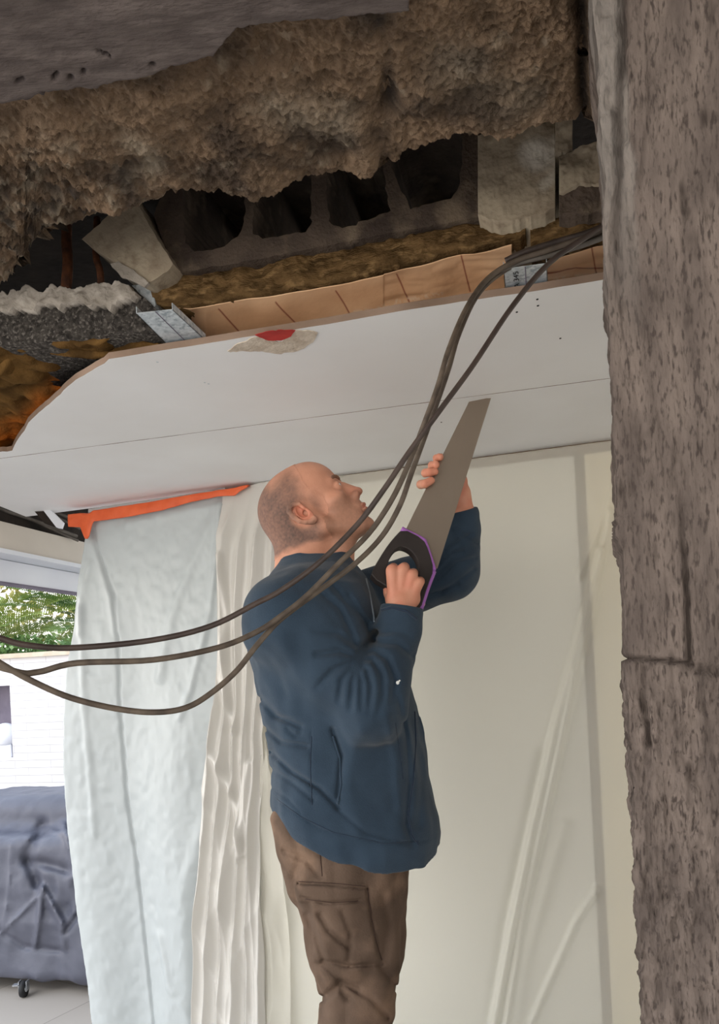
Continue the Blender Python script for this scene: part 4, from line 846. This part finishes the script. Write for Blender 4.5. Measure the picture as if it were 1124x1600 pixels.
# brows and eyes
for s in (-1, 1):
    e = Field(); 
    for i in range(5): t0, t1 = i / 5, (i + 1) / 5; f_ = lambda t: H(.0885 - .013 * t ** 1.6, s * (.012 + .031 * t), .004 + .006 * math.sin(t * 2.6)); e.cone(f_(t0), f_(t1), .0036, .0034, .003)
    e.obj('eyebrow', .0018, 'brow', man)
    bm = bmesh.new(); bmesh.ops.create_uvsphere(bm, u_segments=24, v_segments=16, radius=.0118)
    for v in bm.verts: v.co += Vector(H(.0712, s * .031, -.0125) - base)
    me = bpy.data.meshes.new('eye'); bm.to_mesh(me); bm.free(); [setattr(p_, 'use_smooth', True) for p_ in me.polygons]; eo = link('eye', me, 'eye', man)
    gz = np.array([.95, 0, .12]); gz /= np.linalg.norm(gz); c0 = H(.0712, s * .031, -.0125) + HR @ gz * .0070 - base
    ex = Field(); ex.ell(c0 + base, (.0055, .0055, .0055), HR, .001); ex.obj('iris', .0012, 'iris', man)[0].parent = eo

# ---------------- jacket
jk = Field()
rowsJ = [(872, 438, 545, .075), (888, 428, 556, .105), (905, 418, 570, .165), (925, 408, 585, .205), (950, 398, 596, .222), (1000, 391, 606, .225), (1060, 399, 632, .212), (1110, 412, 650, .202), (1150, 419, 659, .200), (1200, 427, 667, .203), (1250, 421, 677, .214), (1300, 434, 685, .222), (1345, 450, 682, .222)]
tz, tl, tr_, tb_ = [], [], [], []
for y, xl, xr, hw in rowsJ: a_, b_ = Mp(xl, y), Mp(xr, y); tz.append((a_[2] + b_[2]) / 2); tl.append(a_[0]); tr_.append(b_[0]); tb_.append(hw)
tz, tl, tr_, tb_ = [np.array(v)[::-1] for v in (tz, tl, tr_, tb_)]
hemz = lambda X: np.interp(X, [Mp(x_, y_)[0] for x_, y_ in ((424, 1255), (470, 1288), (520, 1313), (600, 1331), (655, 1328), (684, 1308))], [Mp(x_, y_)[2] for x_, y_ in ((424, 1255), (470, 1288), (520, 1313), (600, 1331), (655, 1328), (684, 1308))])
def torso(p):
    z = p[..., 2]; L = np.interp(z, tz, tl); R = np.interp(z, tz, tr_); hw = np.interp(z, tz, tb_); cx = (L + R) / 2; a_ = (R - L) / 2
    hz = hemz(p[..., 0]); tuck = np.exp(-np.clip(z - hz, 0, 1) / .016) * .010; a_ = a_ - tuck * .3; hw = hw - tuck
    u_ = np.abs(p[..., 0] - cx) / a_; v_ = np.abs(p[..., 1] - D0) / hw; d = ((u_ ** 2.3 + v_ ** 2.3) ** (1 / 2.3) - 1) * np.minimum(a_, hw)
    return np.maximum(np.maximum(d, hz - z), z - tz[-1])
jk.fn(torso, (Mp(540, 1330)[0], D0, tz[0]), (Mp(490, 880)[0], D0, tz[-1]), .25, .02)
SHj = Mp(458, 968, -.155)
jk.cone(SHj, EL, .104, .064, .035); jk.cone(EL, P(622, 985, 1.678), .066, .047, .022); jk.cone(P(622, 985, 1.678), P(627, 957, 1.675), .048, .0455, .01)
SHj2 = Mp(520, 955, .15)
jk.cone(SHj2, EL2, .085, .062, .04); jk.cone(EL2, P(722, 828, 1.875), .062, .043, .025); jk.cone(P(722, 828, 1.875), P(723, 806, 1.868), .0425, .0395, .008)
# cuff openings
cutn = lambda o_, n_: (lambda p: (p - o_) @ n_)
def halfball(o_, n_, r_): 
    n_ = n_ / np.linalg.norm(n_); return lambda p: np.maximum(-((p - o_) @ n_), np.linalg.norm(p - o_, axis=-1) - r_)
c1_, n1_ = P(627, 947, 1.675), P(628, 930, 1.675) - P(624, 960, 1.675); jk.fn(halfball(c1_, n1_, .06), c1_, c1_, .06, .002, True)
c2_, n2_ = P(723, 797, 1.865), P(714, 770, 1.855) - P(726, 826, 1.875); jk.fn(halfball(c2_, n2_, .055), c2_, c2_, .055, .002, True)
# stand-up collar
ca, cb_ = Mp(492, 912), Mp(484, 862); cd = (cb_ - ca) / np.linalg.norm(cb_ - ca); cx_ = np.array([1, 0, 0]) - cd * cd[0]; cx_ /= np.linalg.norm(cx_)
def collar(p):
    q_ = p - ca; h_ = q_ @ cd; f_ = q_ @ cx_; s_ = q_[..., 1]; rr_ = np.sqrt((f_ / 1.02) ** 2 + s_ ** 2); R_ = .0785 - .10 * np.clip(h_, -.05, .1); op = np.abs(s_) - .014 - .25 * np.clip(h_ + .02, 0, 1)
    d = np.abs(rr_ - R_) - .0042; top = h_ - (.066 - .5 * np.clip(f_ + .02, 0, 1)); d = np.maximum(d, top); return np.where(f_ > 0, np.maximum(d, -op), d)
jk.fn(collar, ca - cd * .02, cb_, .1, .006)
Kx, Ky = 562, 1027
arcs = [[(566, 1010), (588, 990), (622, 984), (640, 992)], [(563, 1018), (588, 1003), (622, 1006), (644, 1024)], [(563, 1026), (585, 1017), (606, 1030), (618, 1062), (614, 1095)], [(562, 1032), (582, 1031), (596, 1052), (598, 1090), (588, 1125)],
        [(561, 1036), (573, 1046), (580, 1072), (577, 1115)], [(560, 1040), (565, 1064), (565, 1108)], [(557, 1042), (551, 1066), (548, 1108)], [(553, 1040), (535, 1062), (530, 1095)], [(552, 1034), (520, 1048), (495, 1075)], [(556, 1025), (530, 1018), (495, 1022)]]
arcs2 = [[(596, 972), (618, 964), (646, 980)], [(588, 988), (600, 975), (625, 968)], [(560, 1012), (530, 990), (490, 985)]]
TJ = [([(408, 1092), (430, 1118), (470, 1135)], 5, .008), ([(415, 1138), (440, 1160), (480, 1166)], 4, .006), ([(424, 1175), (455, 1205), (500, 1232), (530, 1262)], 4, .008), ([(424, 1202), (460, 1225), (490, 1250)], 4, .005), ([(450, 1140), (462, 1150), (470, 1146)], 4, .005), ([(424, 1230), (450, 1248), (470, 1270)], 3, .003),
      ([(487, 1140), (485, 1200), (488, 1262)], 1.3, .002), ([(520, 1140), (534, 1180), (528, 1245)], 4, .007), ([(622, 1090), (634, 1150), (640, 1220), (634, 1290), (646, 1320)], 5, .006), ([(605, 1120), (620, 1190), (625, 1260)], 8, -.005), ([(655, 1110), (660, 1200), (655, 1290)], 6, .004), ([(560, 1150), (545, 1220), (560, 1300)], 16, -.006), ([(525, 1262), (570, 1300), (640, 1318)], 4, .004),
      ([(500, 925), (530, 950), (556, 1005)], 6, .008), ([(520, 915), (560, 960), (585, 1000)], 5, .006), ([(545, 930), (575, 975)], 4, .005), ([(440, 905), (500, 935), (530, 975)], 8, .003), ([(440, 1255), (500, 1296), (600, 1318), (668, 1313)], 1.6, .0025)]
def jpost(p, d):
    px_, py_ = proj(p); ar = p[..., 1] < D0 - .10; nearm = (p[..., 1] < D0 - .02); o = 0
    for A_ in arcs: o = o + crease(px_, py_, A_, 5.6, .010)
    for A_ in arcs2: o = o + crease(px_, py_, A_, 5.5, .006)
    o = np.minimum(o, .013) * sstep(112, 50, np.hypot(px_ - 566, py_ - 1028))
    t_ = 0
    for pts, wd, am in TJ: t_ = t_ + crease(px_, py_, pts, wd, am)
    elb = np.exp(-((px_ - 590) ** 2 + (py_ - 1040) ** 2) / 60 ** 2)
    o = o - elb * .005
    far_ = sstep(D0 + .0, D0 + .04, p[..., 1]); fo = 0
    for A_ in ([(688, 905), (715, 880), (742, 872)], [(682, 890), (705, 866), (722, 862)], [(690, 925), (720, 905), (740, 890)], [(700, 860), (735, 835)], [(668, 930), (700, 920), (715, 915)], [(712, 828), (745, 850)]): fo = fo + crease(px_, py_, A_, 4, .006)
    cf = sstep(.03, .09, np.minimum(np.linalg.norm(p - c1_, axis=-1), np.linalg.norm(p - c2_, axis=-1)))
    return d + (o + t_) * nearm * (1 - far_) * cf + fo * (p[..., 1] < 1.99) * (px_ > 660) + cf * ( .007 * noise(p, 12, 4) + .0026 * noise(p * np.array([1, 1, .6]), 34, 8) + (.0025 * noise(p * np.array([1, 1, .5]), 30, 11)) * (py_ > 1120))
jk.post = jpost; jk.th = .03
jo, jV, jF = jk.obj('fleece_jacket', .0033, 'fleece', man)
bvh = BVHTree.FromPolygons([tuple(v) for v in jV], [tuple(int(i) for i in f) for f in jF])
camp = Vector((0, 0, CAMZ))
def on(bv_, x_, y_, lift=.001):
    d_ = Vector(P(x_, y_, 1.0)) - camp; d_.normalize(); h_ = bv_.ray_cast(camp, d_)
    return None if h_[0] is None else np.array(h_[0] + h_[1] * lift)
def seam(name, bv_, pts, r, m, parent, lift=.0006, n=14):
    q_ = []
    for (x0, y0), (x1, y1) in zip(pts[:-1], pts[1:]):
        for i in range(n): t = i / n; q_.append(on(bv_, x0 + (x1 - x0) * t, y0 + (y1 - y0) * t, lift))
    q_ = [a_ for a_ in q_ if a_ is not None]
    qq = [q_[0]]
    for a_ in q_[1:]:
        if np.linalg.norm(a_ - qq[-1]) < .05: qq.append(a_)
    return tube(name, [a_ - base for a_ in qq], r, m, parent, 6, samples=2)
seam('front_zip', bvh, [(648, 1112), (650, 1160), (646, 1220), (638, 1275), (644, 1305), (655, 1322)], .0022, 'fleece_d', jo)
seam('side_seam', bvh, [(487, 1150), (485, 1200), (488, 1262)], .0011, 'fleece_d', jo)
seam('pocket_welt', bvh, [(520, 1150), (531, 1185), (534, 1225), (528, 1258)], .0028, 'fleece', jo)
seam('front_seam', bvh, [(618, 1130), (626, 1180), (630, 1220)], .0009, 'fleece_d', jo)
seam('hem_stitch', bvh, [(432, 1248), (470, 1276), (520, 1300), (600, 1318), (660, 1315)], .0008, 'fleece_d', jo)
seam('cuff_band', bvh, [(597, 953), (612, 949), (636, 955), (652, 968)], .0035, 'fleece_d', jo, 0)
seam('chest_zip', bvh, [(572, 905), (578, 930), (586, 975)], .0022, 'zip', jo)
p_ = on(bvh, 622, 1067, .001)
if p_ is not None:
    f_ = Field(); f_.ell(p_, (.0035, .003, .004), None, .001).ell(p_ + [.004, 0, .004], (.002, .002, .002), None, .001); f_.obj('paint_speck', .0012, 'white', jo)[0].location = (0, 0, 0)
for o_ in jo.children:
    if o_.name.startswith('paint'): 
        for v in o_.data.vertices: v.co -= Vector(base)

# ---------------- trousers
tk = Field()
def leg(rows, cy_, name):
    z_, l_, r_, h_ = [], [], [], []
    for y, xl, xr, hw in rows: a_, b_ = Mp(xl, y), Mp(xr, y); z_.append((a_[2] + b_[2]) / 2); l_.append(a_[0]); r_.append(b_[0]); h_.append(hw)
    z_, l_, r_, h_ = [np.array(v)[::-1] for v in (z_, l_, r_, h_)]
    def f(p):
        z = p[..., 2]; L = np.interp(z, z_, l_); R = np.interp(z, z_, r_); hw = np.interp(z, z_, h_); cx = (L + R) / 2; a_ = (R - L) / 2
        d = ((np.abs((p[..., 0] - cx) / a_) ** 2.2 + np.abs((p[..., 1] - D0 - cy_) / hw) ** 2.2) ** (1 / 2.2) - 1) * np.minimum(a_, hw)
        return np.maximum(np.maximum(d, z_[0] - z), z - z_[-1])
    tk.fn(f, ((l_[0] + r_[0]) / 2, D0 + cy_, z_[0]), ((l_[-1] + r_[-1]) / 2, D0 + cy_, z_[-1]), .17, .02)
leg([(1235, 440, 632, .08), (1262, 429, 634, .095), (1320, 441, 632, .112), (1370, 455, 628, .115), (1388, 466, 626, .112), (1420, 480, 622, .108), (1480, 487, 619, .102), (1520, 500, 618, .098), (1600, 505, 606, .090), (1700, 505, 600, .085), (1870, 500, 600, .085)], -.085, 'n')
leg([(1235, 450, 635, .08), (1330, 455, 638, .110), (1400, 490, 640, .105), (1450, 500, 639, .10), (1520, 515, 632, .095), (1600, 520, 614, .09), (1700, 520, 612, .085), (1870, 515, 612, .085)], .095, 'f')
PJ = [([(466, 1380), (520, 1383), (575, 1388)], 2.4, .005), ([(574, 1388), (582, 1440), (597, 1500)], 2.2, .004), ([(500, 1322), (505, 1372)], 1.5, .002), ([(470, 1402), (510, 1412), (560, 1408)], 2.5, .005), ([(505, 1500), (545, 1510), (597, 1506)], 2.5, .005), ([(500, 1430), (515, 1455), (545, 1480)], 5, .006), ([(535, 1425), (548, 1460), (546, 1500)], 4, .004), ([(480, 1430), (495, 1465), (505, 1495)], 5, .005),
      ([(505, 1505), (530, 1530), (560, 1545)], 5, .006), ([(505, 1560), (530, 1540), (545, 1560)], 6, .006), ([(530, 1535), (580, 1560), (605, 1590)], 5, .006), ([(445, 1330), (480, 1345), (500, 1370)], 5, .004), ([(470, 1310), (500, 1335), (540, 1340)], 5, .003), ([(560, 1340), (590, 1350), (615, 1335)], 5, .004), ([(600, 1400), (608, 1450), (600, 1500)], 7, .004), ([(595, 1510), (610, 1530), (618, 1545)], 5, .005), ([(455, 1290), (470, 1340), (460, 1370)], 7, .004)]
def tpost(p, d):
    px_, py_ = proj(p); nr = p[..., 1] < D0 - .05; o = 0
    for pts, wd, am in PJ: o = o + crease(px_, py_, pts, wd, am * 1.5)
    fl_ = sstep(462, 470, px_) * sstep(576, 571, px_) * sstep(1380, 1384, py_) * sstep(1408, 1402, py_ - .06 * (540 - px_)); bag = sstep(482, 492, px_) * sstep(590, 576, px_ - .2 * (py_ - 1440)) * sstep(1400, 1412, py_) * sstep(1508, 1498, py_)
    return d + (o - fl_ * .007 - bag * .006) * nr + .006 * (ridge(p * np.array([1, 1, .8]), 11, 2, 5) - .4) * sstep(1320, 1360, py_) - .001 + .003 * noise(p, 28, 7)
tk.post = tpost
to, tV, tF = tk.obj('trousers', .0036, 'pants', man)
bt_ = BVHTree.FromPolygons([tuple(v) for v in tV], [tuple(int(i) for i in f) for f in tF])
seam('pocket_stitch', bt_, [(467, 1377), (520, 1380), (575, 1385)], .0009, 'pants_d', to); seam('pocket_edge', bt_, [(574, 1388), (580, 1430), (586, 1465), (597, 1502)], .0011, 'pants_d', to); seam('side_seam', bt_, [(500, 1330), (504, 1372)], .0008, 'pants_d', to)
seam('pocket_flap_edge', bt_, [(478, 1405), (520, 1410), (562, 1408)], .0008, 'pants_d', to)
for cy_, x_ in ((-.085, 552), (.095, 563)):
    f_ = Field(); c_ = Mp(x_, 1700, cy_); f_.cone((c_[0] - .05, c_[1], .372), (c_[0] + .17, c_[1], .366), .042, .034, .02, fl=((0, 0, 1), .9)); f_.cone((c_[0] - .03, c_[1], .40), (c_[0] - .01, c_[1], .47), .045, .045, .02)
    f_.fn(lambda p: p[..., 2] - .331, (c_[0], c_[1], .3), (c_[0], c_[1], .3), .5, .002, True); f_.obj('shoe', .006, 'shoe', man)
# ---------------- low work platform he stands on (below the frame)
wp = empty('work_platform', (Mp(560, 1700)[0], D0, 0)); box('deck', (0, 0, .315), (1.2, .42, .03), 'plat', wp, bev=.004)
for sx_ in (-.55, .55):
    for sy_ in (-.17, .17): box('leg', (sx_, sy_, .15), (.035, .035, .30), 'plat', wp)
tag(wp, 'low aluminium work platform under his feet', 'platform')

# ================================================================== THE SAW
sw = empty('handsaw', Sp(SX, SY)); SL = np.array(sw.location)
nS = np.cross(Sp(700, 750) - Sp(617, 929), Sp(640, 929) - Sp(617, 929)); nS /= np.linalg.norm(nS); nS = nS if nS[1] > 0 else -nS
tip = Sp(767, 622); heel = Sp(683, 888); teeth = []
nt_ = 130
for i in range(nt_ * 2 + 1):
    t = i / (nt_ * 2); teeth.append((767 + (683 - 767) * t + (5 if 0 else 0) + (0 if i % 2 else 1.3), 621 + (888 - 621) * t))
bl = [Sp(x, y) - SL - nS * .0006 for x, y in [(733, 628)] + teeth + [(668, 890), (640, 860), (632, 832)]]
prism('blade', [bl], nS * .0012, 'blade', sw)
for x, y, r_, m_ in ((669, 811, 1.6, 'black'), (666, 799, 1.3, 'white'), (668, 805, 1.0, 'black')):
    prism('rivet_mark', [[Sp(x + r_ * math.cos(t), y + r_ * math.sin(t)) - SL - nS * .0009 for t in np.linspace(0, 6.28, 9)[:-1]]], nS * .0004, m_, sw)
outer = [(628, 829), (660, 845), (669, 864), (677, 893), (667, 918), (655, 958), (640, 952), (612, 925), (578, 904), (583, 890), (600, 862), (612, 846)]
hole = [(604, 886), (612, 866), (622, 857), (634, 859), (645, 868), (652, 880), (654, 895), (648, 930), (640, 935), (608, 912), (600, 900)]
def sm(pts, n=2):
    for _ in range(n):
        o_ = []
        for a_, b_ in zip(pts, pts[1:] + pts[:1]): o_ += [(a_[0] * .75 + b_[0] * .25, a_[1] * .75 + b_[1] * .25), (a_[0] * .25 + b_[0] * .75, a_[1] * .25 + b_[1] * .75)]
        pts = o_
    return pts
hg = prism('handle', [[Sp(x, y) - SL - nS * .012 for x, y in sm(outer, 1)], [Sp(x, y) - SL - nS * .012 for x, y in sm(hole)]], nS * .024, 'grip', sw)
bvm = hg.modifiers.new('round', 'BEVEL'); bvm.width = .003; bvm.segments = 2; bvm.limit_method = 'ANGLE'
tube('purple_trim', [Sp(x, y) - SL - nS * .004 for x, y in [(627, 828), (640, 835), (660, 845), (664, 852), (671, 872), (677, 892), (675, 899), (667, 920), (656, 954)]], .0062, 'purple', sw, 10, samples=3)
tag(sw, 'long handsaw with black and purple handle held up to the ceiling seam', 'handsaw')
